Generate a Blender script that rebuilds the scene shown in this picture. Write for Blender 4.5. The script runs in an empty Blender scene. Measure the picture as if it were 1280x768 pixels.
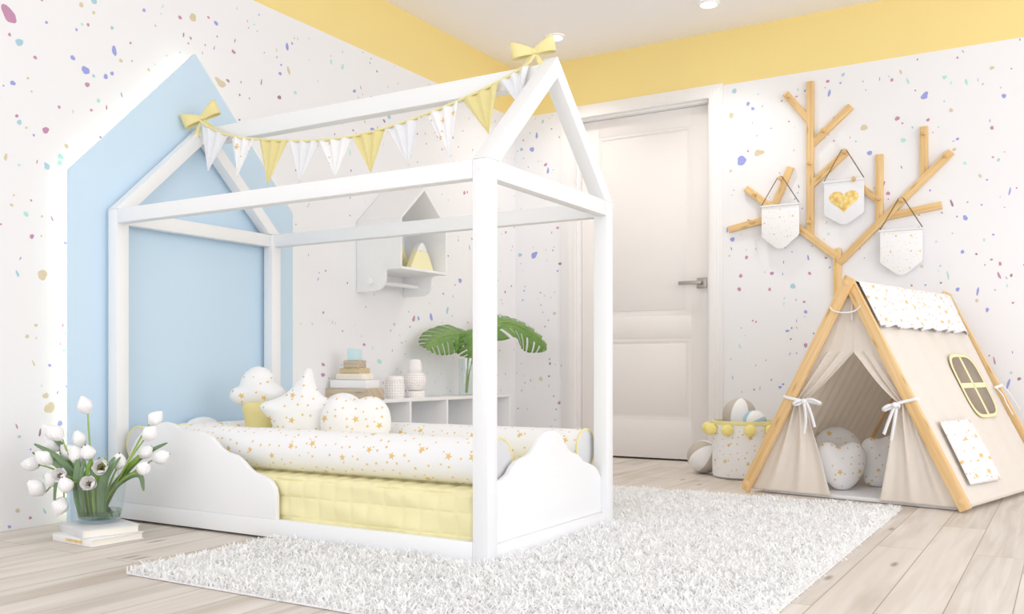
import bpy, bmesh, math, random
import numpy as np
from mathutils import Matrix, Vector, Euler

PI = math.pi
rnd = random.Random(7)
scene = bpy.context.scene
COL = scene.collection

# ------------------------------------------------------------------ camera, world, lights, exposure
YAW = 0.5399
cam_data = bpy.data.cameras.new('camera')
cam_data.sensor_width = 36.0
cam_data.lens = 32.74
cam_data.shift_y = 0.0601
cam_data.clip_start = 0.05
cam = bpy.data.objects.new('camera', cam_data)
COL.objects.link(cam)
cam.location = (-5.2097, -3.0960, 0.55)
cam.rotation_euler = (PI / 2, 0, YAW - PI / 2)
scene.camera = cam

world = bpy.data.worlds.new('daylight')
scene.world = world
world.use_nodes = True
wbg = world.node_tree.nodes['Background']
wbg.inputs[0].default_value = (0.965, 0.98, 1.0, 1)
wbg.inputs[1].default_value = 1.10


def area_light(name, loc, target, sx, sy, power, col):
    l = bpy.data.lights.new(name, 'AREA')
    l.shape = 'RECTANGLE'
    l.size, l.size_y = sx, sy
    l.energy = power
    l.color = col
    o = bpy.data.objects.new(name, l)
    o.location = loc
    o.rotation_euler = (Vector(target) - Vector(loc)).to_track_quat('-Z', 'Y').to_euler()
    COL.objects.link(o)
    return o


area_light('fill_light', (-2.9, -5.4, 1.55), (-1.2, -1.4, 1.15), 3.4, 2.2, 44, (1.0, 0.975, 0.945))  # added warm fill lamp at the open side, no window stands there
area_light('side_fill_light', (-6.9, -2.2, 1.5), (-1.0, -1.4, 1.0), 2.4, 2.0, 24, (0.95, 0.975, 1.0))  # added cool fill lamp behind and left of the camera, not a window

scene.view_settings.view_transform = 'Standard'
scene.view_settings.look = 'None'
scene.view_settings.gamma = 1.0
scene.view_settings.use_curve_mapping = False
scene.view_settings.exposure = 0.13
scene.cycles.use_denoising = True
scene.cycles.max_bounces = 10
scene.cycles.diffuse_bounces = 6
scene.cycles.transmission_bounces = 10
scene.cycles.transparent_max_bounces = 12
scene.cycles.caustics_refractive = False
scene.cycles.caustics_reflective = False
scene.cycles.sample_clamp_indirect = 4.0


# ------------------------------------------------------------------ materials
def srgb(h):
    v = [int(h[i:i + 2], 16) / 255 for i in (0, 2, 4)]
    return tuple(c / 12.92 if c <= 0.04045 else ((c + 0.055) / 1.055) ** 2.4 for c in v) + (1,)


def new_mat(name):
    m = bpy.data.materials.new(name)
    m.use_nodes = True
    nt = m.node_tree
    return m, nt, nt.nodes['Principled BSDF']


def N(nt, typ, **kw):
    n = nt.nodes.new(typ)
    for k, v in kw.items():
        setattr(n, k, v)
    return n


def math_node(nt, op, a, b=None, c=None):
    n = N(nt, 'ShaderNodeMath', operation=op)
    for i, v in enumerate((a, b, c)):
        if v is None:
            continue
        if isinstance(v, (int, float)):
            n.inputs[i].default_value = v
        else:
            nt.links.new(v, n.inputs[i])
    return n.outputs[0]


def add_bump(nt, p, height_socket, strength, dist=0.002):
    b = N(nt, 'ShaderNodeBump')
    b.inputs['Strength'].default_value = strength
    b.inputs['Distance'].default_value = dist
    nt.links.new(height_socket, b.inputs['Height'])
    nt.links.new(b.outputs[0], p.inputs['Normal'])


def mix_color(nt, fac, a, b, blend='MIX'):
    n = N(nt, 'ShaderNodeMix', data_type='RGBA', blend_type=blend)
    for sock, v in ((n.inputs[0], fac), (n.inputs[6], a), (n.inputs[7], b)):
        if isinstance(v, (int, float, tuple)):
            sock.default_value = v
        else:
            nt.links.new(v, sock)
    return n.outputs[2]


def paint(name, hexcol, rough=0.45, noise=0.02, scale=60.0, spec=0.4):
    m, nt, p = new_mat(name)
    tc = N(nt, 'ShaderNodeTexCoord')
    nz = N(nt, 'ShaderNodeTexNoise')
    nz.inputs['Scale'].default_value = scale
    nt.links.new(tc.outputs['Object'], nz.inputs['Vector'])
    c = srgb(hexcol)
    lo = tuple(x * (1 - noise) for x in c[:3]) + (1,)
    hi = tuple(min(1, x * (1 + noise)) for x in c[:3]) + (1,)
    nt.links.new(mix_color(nt, nz.outputs['Fac'], lo, hi), p.inputs['Base Color'])
    p.inputs['Roughness'].default_value = rough
    p.inputs['Specular IOR Level'].default_value = spec
    return m


def fabric(name, hexcol, rough=0.9, weave=900.0, bump=0.25, mottling=0.05):
    m, nt, p = new_mat(name)
    uv = N(nt, 'ShaderNodeUVMap')
    w1 = N(nt, 'ShaderNodeTexWave', wave_type='BANDS', bands_direction='X')
    w2 = N(nt, 'ShaderNodeTexWave', wave_type='BANDS', bands_direction='Y')
    for w in (w1, w2):
        w.inputs['Scale'].default_value = weave / 6.28
        w.inputs['Distortion'].default_value = 1.5
        nt.links.new(uv.outputs[0], w.inputs['Vector'])
    s = math_node(nt, 'ADD', w1.outputs['Fac'], w2.outputs['Fac'])
    nz = N(nt, 'ShaderNodeTexNoise')
    nz.inputs['Scale'].default_value = 35
    nz.inputs['Detail'].default_value = 6
    nt.links.new(uv.outputs[0], nz.inputs['Vector'])
    c = srgb(hexcol)
    lo = tuple(x * (1 - mottling) for x in c[:3]) + (1,)
    hi = tuple(min(1, x * (1 + mottling)) for x in c[:3]) + (1,)
    nt.links.new(mix_color(nt, nz.outputs['Fac'], lo, hi), p.inputs['Base Color'])
    add_bump(nt, p, s, bump, 0.0006)
    p.inputs['Roughness'].default_value = rough
    p.inputs['Specular IOR Level'].default_value = 0.15
    p.inputs['Sheen Weight'].default_value = 0.15
    return m


def see_light_through(m, amount, col):
    """lets part of the light through, as thin cloth and loose fibre do"""
    nt = m.node_tree
    out = nt.nodes['Material Output']
    p = nt.nodes['Principled BSDF']
    tr = N(nt, 'ShaderNodeBsdfTranslucent')
    tr.inputs[0].default_value = srgb(col)
    mx = N(nt, 'ShaderNodeMixShader')
    mx.inputs[0].default_value = amount
    nt.links.new(p.outputs[0], mx.inputs[1])
    nt.links.new(tr.outputs[0], mx.inputs[2])
    nt.links.new(mx.outputs[0], out.inputs[0])


def star_mask(nt, uv_socket, cell, rmin, rmax, randomness=0.8, keep=1.0):
    """1 inside five pointed stars scattered one per Voronoi cell"""
    sc = N(nt, 'ShaderNodeVectorMath', operation='SCALE')
    sc.inputs[3].default_value = 1.0 / cell
    nt.links.new(uv_socket, sc.inputs[0])
    vo = N(nt, 'ShaderNodeTexVoronoi', voronoi_dimensions='2D', feature='F1')
    vo.inputs['Scale'].default_value = 1.0
    vo.inputs['Randomness'].default_value = randomness
    nt.links.new(sc.outputs[0], vo.inputs['Vector'])
    sub = N(nt, 'ShaderNodeVectorMath', operation='SUBTRACT')
    nt.links.new(sc.outputs[0], sub.inputs[0])
    nt.links.new(vo.outputs['Position'], sub.inputs[1])
    sep = N(nt, 'ShaderNodeSeparateXYZ')
    nt.links.new(sub.outputs[0], sep.inputs[0])
    col = N(nt, 'ShaderNodeSeparateColor')
    nt.links.new(vo.outputs['Color'], col.inputs[0])
    rho = math_node(nt, 'SQRT', math_node(nt, 'ADD', math_node(nt, 'MULTIPLY', sep.outputs[0], sep.outputs[0]),
                                          math_node(nt, 'MULTIPLY', sep.outputs[1], sep.outputs[1])))
    ang = math_node(nt, 'ARCTAN2', sep.outputs[1], sep.outputs[0])
    ang = math_node(nt, 'ADD', ang, math_node(nt, 'MULTIPLY_ADD', col.outputs[0], 0.7, 20.0))
    fold = math_node(nt, 'ABSOLUTE', math_node(nt, 'SUBTRACT', math_node(nt, 'MODULO', ang, 2 * PI / 5), PI / 5))
    edge = math_node(nt, 'SUBTRACT', math_node(nt, 'MULTIPLY', math_node(nt, 'COSINE', fold), 0.5878),
                     math_node(nt, 'MULTIPLY', math_node(nt, 'SINE', fold), 0.389))
    lhs = math_node(nt, 'MULTIPLY', rho, edge)
    rad = math_node(nt, 'MULTIPLY_ADD', col.outputs[1], (rmax - rmin) / cell, rmin / cell)
    inside = math_node(nt, 'LESS_THAN', lhs, math_node(nt, 'MULTIPLY', rad, 0.2469))
    if keep < 1:
        inside = math_node(nt, 'MULTIPLY', inside, math_node(nt, 'LESS_THAN', col.outputs[2], keep))
    return inside


def star_fabric(name, base='f3f3f5', star='e6c683', small=0.038, big=0.105, rs=(0.0048, 0.0074), rb=(0.0125, 0.0155)):
    m, nt, p = new_mat(name)
    uv = N(nt, 'ShaderNodeUVMap')
    a = star_mask(nt, uv.outputs[0], small, rs[0], rs[1], 0.75, 0.85)
    b = star_mask(nt, uv.outputs[0], big, rb[0], rb[1], 0.5, 0.95)
    mask = math_node(nt, 'MAXIMUM', a, b)
    nz = N(nt, 'ShaderNodeTexNoise')
    nz.inputs['Scale'].default_value = 500
    nt.links.new(uv.outputs[0], nz.inputs['Vector'])
    nt.links.new(mix_color(nt, mask, srgb(base), srgb(star)), p.inputs['Base Color'])
    add_bump(nt, p, nz.outputs['Fac'], 0.15, 0.0005)
    p.inputs['Roughness'].default_value = 0.85
    p.inputs['Specular IOR Level'].default_value = 0.15
    return m


def wood(name, c1, c2, scale=1.0, rough=0.5):
    m, nt, p = new_mat(name)
    uv = N(nt, 'ShaderNodeUVMap')
    mp = N(nt, 'ShaderNodeMapping')
    mp.inputs['Scale'].default_value = (2.2 * scale, 60 * scale, 1)
    nt.links.new(uv.outputs[0], mp.inputs[0])
    nz = N(nt, 'ShaderNodeTexNoise')
    nz.inputs['Scale'].default_value = 1.0
    nz.inputs['Detail'].default_value = 6
    nz.inputs['Distortion'].default_value = 0.6
    nt.links.new(mp.outputs[0], nz.inputs['Vector'])
    mp2 = N(nt, 'ShaderNodeMapping')
    mp2.inputs['Scale'].default_value = (3.0, 14, 1)
    nt.links.new(uv.outputs[0], mp2.inputs[0])
    kn = N(nt, 'ShaderNodeTexVoronoi', voronoi_dimensions='2D')
    kn.inputs['Scale'].default_value = 1.3
    nt.links.new(mp2.outputs[0], kn.inputs['Vector'])
    k = N(nt, 'ShaderNodeMapRange')
    k.inputs['From Min'].default_value = 0.0
    k.inputs['From Max'].default_value = 0.13
    k.inputs['To Min'].default_value = 0.7
    k.inputs['To Max'].default_value = 0.0
    nt.links.new(kn.outputs['Distance'], k.inputs[0])
    ramp = N(nt, 'ShaderNodeMapRange')
    ramp.inputs['From Min'].default_value = 0.3
    ramp.inputs['From Max'].default_value = 0.7
    nt.links.new(nz.outputs['Fac'], ramp.inputs[0])
    c = mix_color(nt, ramp.outputs[0], srgb(c1), srgb(c2))
    dark = tuple(x * 0.55 for x in srgb(c1)[:3]) + (1,)
    nt.links.new(mix_color(nt, k.outputs[0], c, dark), p.inputs['Base Color'])
    add_bump(nt, p, nz.outputs['Fac'], 0.12, 0.001)
    p.inputs['Roughness'].default_value = rough
    p.inputs['Specular IOR Level'].default_value = 0.3
    return m


def floor_planks():
    m, nt, p = new_mat('washed_oak_planks')
    tc = N(nt, 'ShaderNodeTexCoord')
    mp = N(nt, 'ShaderNodeMapping')
    mp.inputs['Location'].default_value = (0.3, 0.0265, 0)
    nt.links.new(tc.outputs['Object'], mp.inputs[0])
    br = N(nt, 'ShaderNodeTexBrick')
    br.offset = 0.37
    br.offset_frequency = 2
    br.inputs['Scale'].default_value = 1.0
    br.inputs['Brick Width'].default_value = 1.35
    br.inputs['Row Height'].default_value = 0.1345
    br.inputs['Mortar Size'].default_value = 0.0014
    br.inputs['Mortar Smooth'].default_value = 0.3
    br.inputs['Color1'].default_value = (0, 0, 0, 1)
    br.inputs['Color2'].default_value = (1, 1, 1, 1)
    br.inputs['Mortar'].default_value = (0.5, 0.5, 0.5, 1)
    nt.links.new(mp.outputs[0], br.inputs['Vector'])
    # grain, shifted per plank
    comb = N(nt, 'ShaderNodeCombineXYZ')
    sepc = N(nt, 'ShaderNodeSeparateColor')
    nt.links.new(br.outputs['Color'], sepc.inputs[0])
    nt.links.new(math_node(nt, 'MULTIPLY', sepc.outputs[0], 37.0), comb.inputs[0])
    nt.links.new(math_node(nt, 'MULTIPLY', sepc.outputs[0], 11.0), comb.inputs[2])
    add = N(nt, 'ShaderNodeVectorMath', operation='ADD')
    nt.links.new(tc.outputs['Object'], add.inputs[0])
    nt.links.new(comb.outputs[0], add.inputs[1])
    mg = N(nt, 'ShaderNodeMapping')
    mg.inputs['Scale'].default_value = (1.6, 30, 1)
    nt.links.new(add.outputs[0], mg.inputs[0])
    g = N(nt, 'ShaderNodeTexNoise')
    g.inputs['Scale'].default_value = 1.0
    g.inputs['Detail'].default_value = 7
    g.inputs['Distortion'].default_value = 0.9
    nt.links.new(mg.outputs[0], g.inputs['Vector'])
    mb_ = N(nt, 'ShaderNodeMapping')
    mb_.inputs['Scale'].default_value = (0.9, 4.5, 1)
    nt.links.new(add.outputs[0], mb_.inputs[0])
    b = N(nt, 'ShaderNodeTexNoise')
    b.inputs['Scale'].default_value = 1.5
    b.inputs['Detail'].default_value = 3
    nt.links.new(mb_.outputs[0], b.inputs['Vector'])
    c0 = mix_color(nt, sepc.outputs[0], srgb('c4bab0'), srgb('d8cfc6'))
    r = N(nt, 'ShaderNodeMapRange')
    r.inputs['From Min'].default_value = 0.35
    r.inputs['From Max'].default_value = 0.7
    nt.links.new(g.outputs['Fac'], r.inputs[0])
    c1 = mix_color(nt, math_node(nt, 'MULTIPLY', r.outputs[0], 0.7), c0, srgb('e6e0d9'))
    rb = N(nt, 'ShaderNodeMapRange')
    rb.inputs['From Min'].default_value = 0.52
    rb.inputs['From Max'].default_value = 0.75
    nt.links.new(b.outputs['Fac'], rb.inputs[0])
    c2 = mix_color(nt, math_node(nt, 'MULTIPLY', rb.outputs[0], 0.8), c1, srgb('b3a594'))
    # knots
    mk = N(nt, 'ShaderNodeMapping')
    mk.inputs['Scale'].default_value = (2.2, 8.0, 1)
    nt.links.new(add.outputs[0], mk.inputs[0])
    vk = N(nt, 'ShaderNodeTexVoronoi', voronoi_dimensions='2D')
    vk.inputs['Scale'].default_value = 1.0
    nt.links.new(mk.outputs[0], vk.inputs['Vector'])
    ks = N(nt, 'ShaderNodeSeparateColor')
    nt.links.new(vk.outputs['Color'], ks.inputs[0])
    kk = N(nt, 'ShaderNodeMapRange')
    kk.inputs['From Min'].default_value = 0.03
    kk.inputs['From Max'].default_value = 0.10
    kk.inputs['To Min'].default_value = 0.8
    kk.inputs['To Max'].default_value = 0.0
    nt.links.new(vk.outputs['Distance'], kk.inputs[0])
    kf = math_node(nt, 'MULTIPLY', kk.outputs[0], math_node(nt, 'GREATER_THAN', ks.outputs[0], 0.78))
    c3 = mix_color(nt, kf, c2, srgb('8b7764'))
    c4 = mix_color(nt, math_node(nt, 'MULTIPLY', br.outputs['Fac'], 0.75), c3, srgb('83776b'))
    nt.links.new(c4, p.inputs['Base Color'])
    hb = math_node(nt, 'SUBTRACT', math_node(nt, 'MULTIPLY', g.outputs['Fac'], 0.3), br.outputs['Fac'])
    add_bump(nt, p, hb, 0.35, 0.0015)
    p.inputs['Roughness'].default_value = 0.42
    p.inputs['Specular IOR Level'].default_value = 0.35
    return m


def leaf_mat(name, c1, c2, rough=0.4):
    m, nt, p = new_mat(name)
    uv = N(nt, 'ShaderNodeUVMap')
    nz = N(nt, 'ShaderNodeTexNoise')
    nz.inputs['Scale'].default_value = 25
    nt.links.new(uv.outputs[0], nz.inputs['Vector'])
    nt.links.new(mix_color(nt, nz.outputs['Fac'], srgb(c1), srgb(c2)), p.inputs['Base Color'])
    p.inputs['Roughness'].default_value = rough
    return m


def petal_mat(name):
    m, nt, p = new_mat(name)
    uv = N(nt, 'ShaderNodeUVMap')
    w = N(nt, 'ShaderNodeTexWave', wave_type='BANDS', bands_direction='X')
    w.inputs['Scale'].default_value = 60
    w.inputs['Distortion'].default_value = 2
    nt.links.new(uv.outputs[0], w.inputs['Vector'])
    nt.links.new(mix_color(nt, w.outputs['Fac'], srgb('f3f1f4'), srgb('fbfafa')), p.inputs['Base Color'])
    p.inputs['Roughness'].default_value = 0.55
    p.inputs['Subsurface Weight'].default_value = 0.25
    p.inputs['Subsurface Radius'].default_value = (0.01, 0.01, 0.01)
    return m


def glass(name, col=(1, 1, 1, 1), gloss=0.9):
    """thin clear glass: see-through, shinier where it turns away"""
    m, nt, p = new_mat(name)
    out = nt.nodes['Material Output']
    nt.nodes.remove(p)
    tr = N(nt, 'ShaderNodeBsdfTransparent')
    tr.inputs[0].default_value = col
    gl = N(nt, 'ShaderNodeBsdfGlossy')
    gl.inputs['Roughness'].default_value = 0.03
    gl.inputs[0].default_value = (gloss, gloss, gloss, 1)
    lw = N(nt, 'ShaderNodeLayerWeight')
    fac = math_node(nt, 'MULTIPLY_ADD', math_node(nt, 'POWER', lw.outputs['Facing'], 4.0), 0.7, 0.05)
    mx = N(nt, 'ShaderNodeMixShader')
    nt.links.new(fac, mx.inputs[0])
    nt.links.new(tr.outputs[0], mx.inputs[1])
    nt.links.new(gl.outputs[0], mx.inputs[2])
    nt.links.new(mx.outputs[0], out.inputs[0])
    return m


def emission(name, col, strength):
    m, nt, p = new_mat(name)
    p.inputs['Base Color'].default_value = col
    p.inputs['Emission Color'].default_value = col
    p.inputs['Emission Strength'].default_value = strength
    return m


def metal(name, hexcol, rough=0.3):
    m, nt, p = new_mat(name)
    p.inputs['Base Color'].default_value = srgb(hexcol)
    p.inputs['Metallic'].default_value = 1.0
    p.inputs['Roughness'].default_value = rough
    nz = N(nt, 'ShaderNodeTexNoise')
    nz.inputs['Scale'].default_value = 300
    add_bump(nt, p, nz.outputs['Fac'], 0.05, 0.0005)
    return m


def dotted(name, base, dot, cell, rad):
    m, nt, p = new_mat(name)
    uv = N(nt, 'ShaderNodeUVMap')
    sc = N(nt, 'ShaderNodeVectorMath', operation='SCALE')
    sc.inputs[3].default_value = 1 / cell
    nt.links.new(uv.outputs[0], sc.inputs[0])
    vo = N(nt, 'ShaderNodeTexVoronoi', voronoi_dimensions='2D')
    vo.inputs['Scale'].default_value = 1
    vo.inputs['Randomness'].default_value = 0.25
    nt.links.new(sc.outputs[0], vo.inputs['Vector'])
    f = math_node(nt, 'LESS_THAN', vo.outputs['Distance'], rad / cell)
    nt.links.new(mix_color(nt, f, srgb(base), srgb(dot)), p.inputs['Base Color'])
    p.inputs['Roughness'].default_value = 0.35
    return m


def gold_foil():
    m, nt, p = new_mat('gold_foil')
    uv = N(nt, 'ShaderNodeUVMap')
    vo = N(nt, 'ShaderNodeTexVoronoi', voronoi_dimensions='2D')
    vo.inputs['Scale'].default_value = 45
    nt.links.new(uv.outputs[0], vo.inputs['Vector'])
    nt.links.new(mix_color(nt, vo.outputs['Distance'], srgb('f6e3a0'), srgb('dcae4c')), p.inputs['Base Color'])
    p.inputs['Metallic'].default_value = 0.25
    p.inputs['Roughness'].default_value = 0.4
    return m


M = {
    'wallpaper': paint('white_wallpaper', 'efeff2', 0.75, 0.006, 3.0, 0.2),
    'yellow_wall': paint('yellow_wall_paint', 'f4de98', 0.7, 0.012, 3.0, 0.2),
    'ceiling': paint('ceiling_paint', 'f7f4f3', 0.85, 0.006, 3.0, 0.1),
    'violet': paint('violet_splash', '9da4e2', 0.7, 0.1, 40),
    'mauve': paint('mauve_splash', 'c391b0', 0.7, 0.1, 40),
    'teal': paint('mint_splash', 'b4e6dd', 0.7, 0.1, 40),
    'aqua': paint('pale_blue_splash', 'aacfdd', 0.7, 0.1, 40),
    'tan': paint('tan_splash', 'd8ccae', 0.7, 0.1, 40),
    'plum': paint('plum_splash', 'a2879c', 0.7, 0.1, 40),
    'floor': floor_planks(),
    'door': paint('door_paint', 'eeeae9', 0.5, 0.006, 5),
    'casing': paint('casing_paint', 'f0eeee', 0.4, 0.006, 5),
    'white': paint('white_lacquer', 'f1f2f4', 0.38, 0.006, 8),
    'blue': paint('pale_blue_panel_paint', 'cbe2f4', 0.6, 0.015, 4),
    'led': emission('led_strip_light', (1.0, 0.90, 0.62, 1), 3.8),
    'lamp': emission('downlight_bulb', (1.0, 0.95, 0.88, 1), 14.0),
    'steel': metal('brushed_nickel', 'b5b0aa', 0.35),
    'pine': wood('pine_wood', 'deb47a', 'efd0a0'),
    'oak': wood('oak_wood', 'd8b074', 'ebcd9a'),
    'greywood': wood('grey_oak', 'b7a68f', 'd6c8b4', 1.5, 0.7),
    'palewood': wood('pale_birch', 'ece3d4', 'f7f1e6', 1.5, 0.7),
    'tanwood': wood('tan_birch', 'c9b48f', 'dccaa8', 1.5, 0.7),
    'linen': fabric('natural_linen', 'faf3eb', 0.92, 700, 0.3, 0.04),
    'linen_trim': fabric('linen_trim', 'f4ebe1', 0.92, 700, 0.3, 0.04),
    'mesh': fabric('taupe_mesh', 'a09080', 0.9, 1200, 0.4, 0.05),
    'yellow': fabric('yellow_cotton', 'f2eabb', 0.9, 900, 0.2, 0.03),
    'yellow_trim': fabric('yellow_binding', 'ebe2a8', 0.9, 900, 0.2, 0.03),
    'yellow_cone': fabric('ochre_yellow_cotton', 'e8dca0', 0.9, 900, 0.2, 0.04),
    'whitecloth': fabric('white_cotton', 'ebecf0', 0.9, 900, 0.2, 0.02),
    'greycloth': fabric('pale_grey_cotton', 'd8d9dc', 0.9, 900, 0.2, 0.02),
    'stars': star_fabric('star_cotton'),
    'stars_tent': star_fabric('tent_star_cotton', base='e6e6ea', star='e3bf78', small=0.040, big=0.085, rs=(0.005, 0.008), rb=(0.012, 0.0155)),
    'stars_small': star_fabric('fine_star_cotton', small=0.028, big=0.075, rs=(0.0025, 0.004), rb=(0.006, 0.008)),
    'stars_flag': star_fabric('flag_star_cotton', small=0.05, big=0.085, rs=(0.004, 0.006), rb=(0.011, 0.013)),
    'pompom': fabric('yellow_wool', 'f8ea98', 1.0, 400, 0.6, 0.06),
    'greige': paint('greige_leatherette', 'c5bcb2', 0.6, 0.05, 200),
    'ballwhite': paint('white_leatherette', 'f2f2f3', 0.55, 0.03, 200),
    'ballblue': paint('blue_leatherette', 'a9c9de', 0.55, 0.03, 200),
    'mint_paint': paint('mint_block_paint', 'cfe9ef', 0.5, 0.02, 20),
    'dots': dotted('dotted_ceramic', 'f5f1f0', 'c2a99d', 0.0135, 0.0022),
    'ceramic': paint('white_ceramic', 'f6f2f2', 0.35, 0.01, 20),
    'monstera': leaf_mat('monstera_leaf', '44702c', '7ba150', 0.35),
    'tulip_leaf': leaf_mat('tulip_leaf', '587650', '8ba37c', 0.5),
    'tulip_leaf_bright': leaf_mat('bright_tulip_leaf', '6b9330', '9dbb58', 0.45),
    'tulip_stem': leaf_mat('tulip_stem', '7d9b45', 'a8c268', 0.45),
    'petal': petal_mat('white_petal'),
    'stamen': leaf_mat('brown_stamen', '5d4632', '8a6a3f', 0.7),
    'glass': glass('clear_glass', (0.95, 0.97, 0.97, 1)),
    'water': glass('stem_water', (0.72, 0.79, 0.72, 1)),  # greenish water, darkened to paint in the vase base's dark reflection
    'paper': paint('book_pages', 'f3efe6', 0.8, 0.05, 400),
    'cover': paint('white_book_cover', 'f2f1f0', 0.4, 0.01, 30),
    'marble': paint('pale_grey_book_cover', 'dcdde0', 0.35, 0.08, 14),
    'gold': gold_foil(),
    'cord_brown': paint('brown_cord', '7a6350', 0.8, 0.1, 300),
    'mountain': paint('pale_yellow_paint', 'f6f0c4', 0.6, 0.02, 20),
    'rug': paint('white_wool', 'fcfcfd', 0.95, 0.03, 90, 0.1),
    'rug_base': paint('rug_backing', 'f2f2f4', 0.95, 0.03, 90, 0.1),
    'shadow_gap': paint('dark_gap', '6f6a66', 0.9, 0.02, 20),
}


see_light_through(M['linen'], 0.3, 'faf5ee')
see_light_through(M['linen_trim'], 0.25, 'f2eadf')
see_light_through(M['rug'], 0.30, 'ffffff')

# ------------------------------------------------------------------ mesh helpers
def T(x, y, z):
    return Matrix.Translation((x, y, z))


def new_bm():
    bm = bmesh.new()
    bm.loops.layers.uv.new('UVMap')
    return bm


def merge(bm, tmp, Mx=None, mi=0):
    if Mx is not None:
        tmp.transform(Mx)
    for f in tmp.faces:
        f.material_index = mi
    me = bpy.data.meshes.new('t')
    tmp.to_mesh(me)
    tmp.free()
    bm.from_mesh(me)
    bpy.data.meshes.remove(me)


def uv_planar(tmp, fn):
    L = tmp.loops.layers.uv.verify()
    for f in tmp.faces:
        for l in f.loops:
            l[L].uv = fn(l.vert.co, f.normal)


def box(bm, lo, hi, bev=0.002, mi=0, Mx=None, seg=2):
    """bevelled box; UV u runs along the longest side"""
    tmp = new_bm()
    s = [hi[i] - lo[i] for i in range(3)]
    bmesh.ops.create_cube(tmp, size=1.0)
    for v in tmp.verts:
        v.co = Vector([lo[i] + (v.co[i] + 0.5) * s[i] for i in range(3)])
    if bev > 0:
        bmesh.ops.bevel(tmp, geom=list(tmp.edges), offset=min(bev, min(s) * 0.45), segments=seg, affect='EDGES', profile=0.5)
    tmp.normal_update()
    ax = max(range(3), key=lambda i: s[i])
    oth = [i for i in range(3) if i != ax]
    off = rnd.random() * 5
    uv_planar(tmp, lambda c, n: (c[ax] + off, c[oth[0]] + c[oth[1]] + off))
    merge(bm, tmp, Mx, mi)


def beam(bm, p0, p1, w, t, up=(0, 0, 1), bev=0.002, mi=0, ext=0.0):
    """bar from p0 to p1; t along up-ish, w across"""
    p0, p1 = Vector(p0), Vector(p1)
    d = (p1 - p0)
    L = d.length
    d.normalize()
    side = d.cross(Vector(up)).normalized()
    u = side.cross(d).normalized()
    Mx = Matrix((d, side, u)).transposed().to_4x4()
    Mx.translation = p0
    box(bm, (-ext, -w / 2, -t / 2), (L + ext, w / 2, t / 2), bev, mi, Mx)


def tube(bm, pts, r, n=8, mi=0, flat=1.0, caps=True):
    pts = [Vector(p) for p in pts]
    rr = r if isinstance(r, (list, tuple)) else [r] * len(pts)
    tmp = new_bm()
    L = tmp.loops.layers.uv.verify()
    rings = []
    ref = None
    dist = [0.0]
    for i in range(1, len(pts)):
        dist.append(dist[-1] + (pts[i] - pts[i - 1]).length)
    for i, p in enumerate(pts):
        d = (pts[min(i + 1, len(pts) - 1)] - pts[max(i - 1, 0)]).normalized()
        if ref is None:
            ref = Vector((0, 0, 1)) if abs(d.z) < 0.9 else Vector((1, 0, 0))
        a = (ref - d * ref.dot(d)).normalized()
        ref = a
        b = d.cross(a)
        rings.append([tmp.verts.new(p + (a * math.cos(k * 2 * PI / n) * flat + b * math.sin(k * 2 * PI / n)) * rr[i]) for k in range(n)])
    for i in range(len(pts) - 1):
        for k in range(n):
            f = tmp.faces.new((rings[i][k], rings[i][(k + 1) % n], rings[i + 1][(k + 1) % n], rings[i + 1][k]))
            for l, (ii, kk) in zip(f.loops, ((i, k), (i, k + 1), (i + 1, k + 1), (i + 1, k))):
                l[L].uv = (dist[ii], kk / n * 2 * PI * rr[ii])
    if caps:
        tmp.faces.new(list(reversed(rings[0])))
        tmp.faces.new(rings[-1])
    tmp.normal_update()
    merge(bm, tmp, None, mi)


def lathe(bm, prof, n=48, Mx=None, mi=0, rev=False):
    """profile (r, z) turned about z"""
    tmp = new_bm()
    L = tmp.loops.layers.uv.verify()
    rings = []
    s = [0.0]
    for i in range(1, len(prof)):
        s.append(s[-1] + math.hypot(prof[i][0] - prof[i - 1][0], prof[i][1] - prof[i - 1][1]))
    rm = max(r for r, z in prof)
    for r, z in prof:
        if r < 1e-6:
            rings.append([tmp.verts.new((0, 0, z))])
        else:
            rings.append([tmp.verts.new((r * math.cos(2 * PI * k / n), r * math.sin(2 * PI * k / n), z)) for k in range(n)])
    for i in range(len(prof) - 1):
        A, B = rings[i], rings[i + 1]
        for k in range(n):
            k2 = (k + 1) % n
            if len(A) == 1 and len(B) == 1:
                continue
            if len(A) == 1:
                vs, uvs = (A[0], B[k2], B[k]), ((i, k), (i + 1, k + 1), (i + 1, k))
            elif len(B) == 1:
                vs, uvs = (A[k], A[k2], B[0]), ((i, k), (i, k + 1), (i + 1, k))
            else:
                vs, uvs = (A[k], A[k2], B[k2], B[k]), ((i, k), (i, k + 1), (i + 1, k + 1), (i + 1, k))
            f = tmp.faces.new(vs)
            for l, (ii, kk) in zip(f.loops, uvs):
                l[L].uv = (kk / n * 2 * PI * rm, s[ii])
    bmesh.ops.recalc_face_normals(tmp, faces=tmp.faces)
    merge(bm, tmp, Mx, mi)


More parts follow.
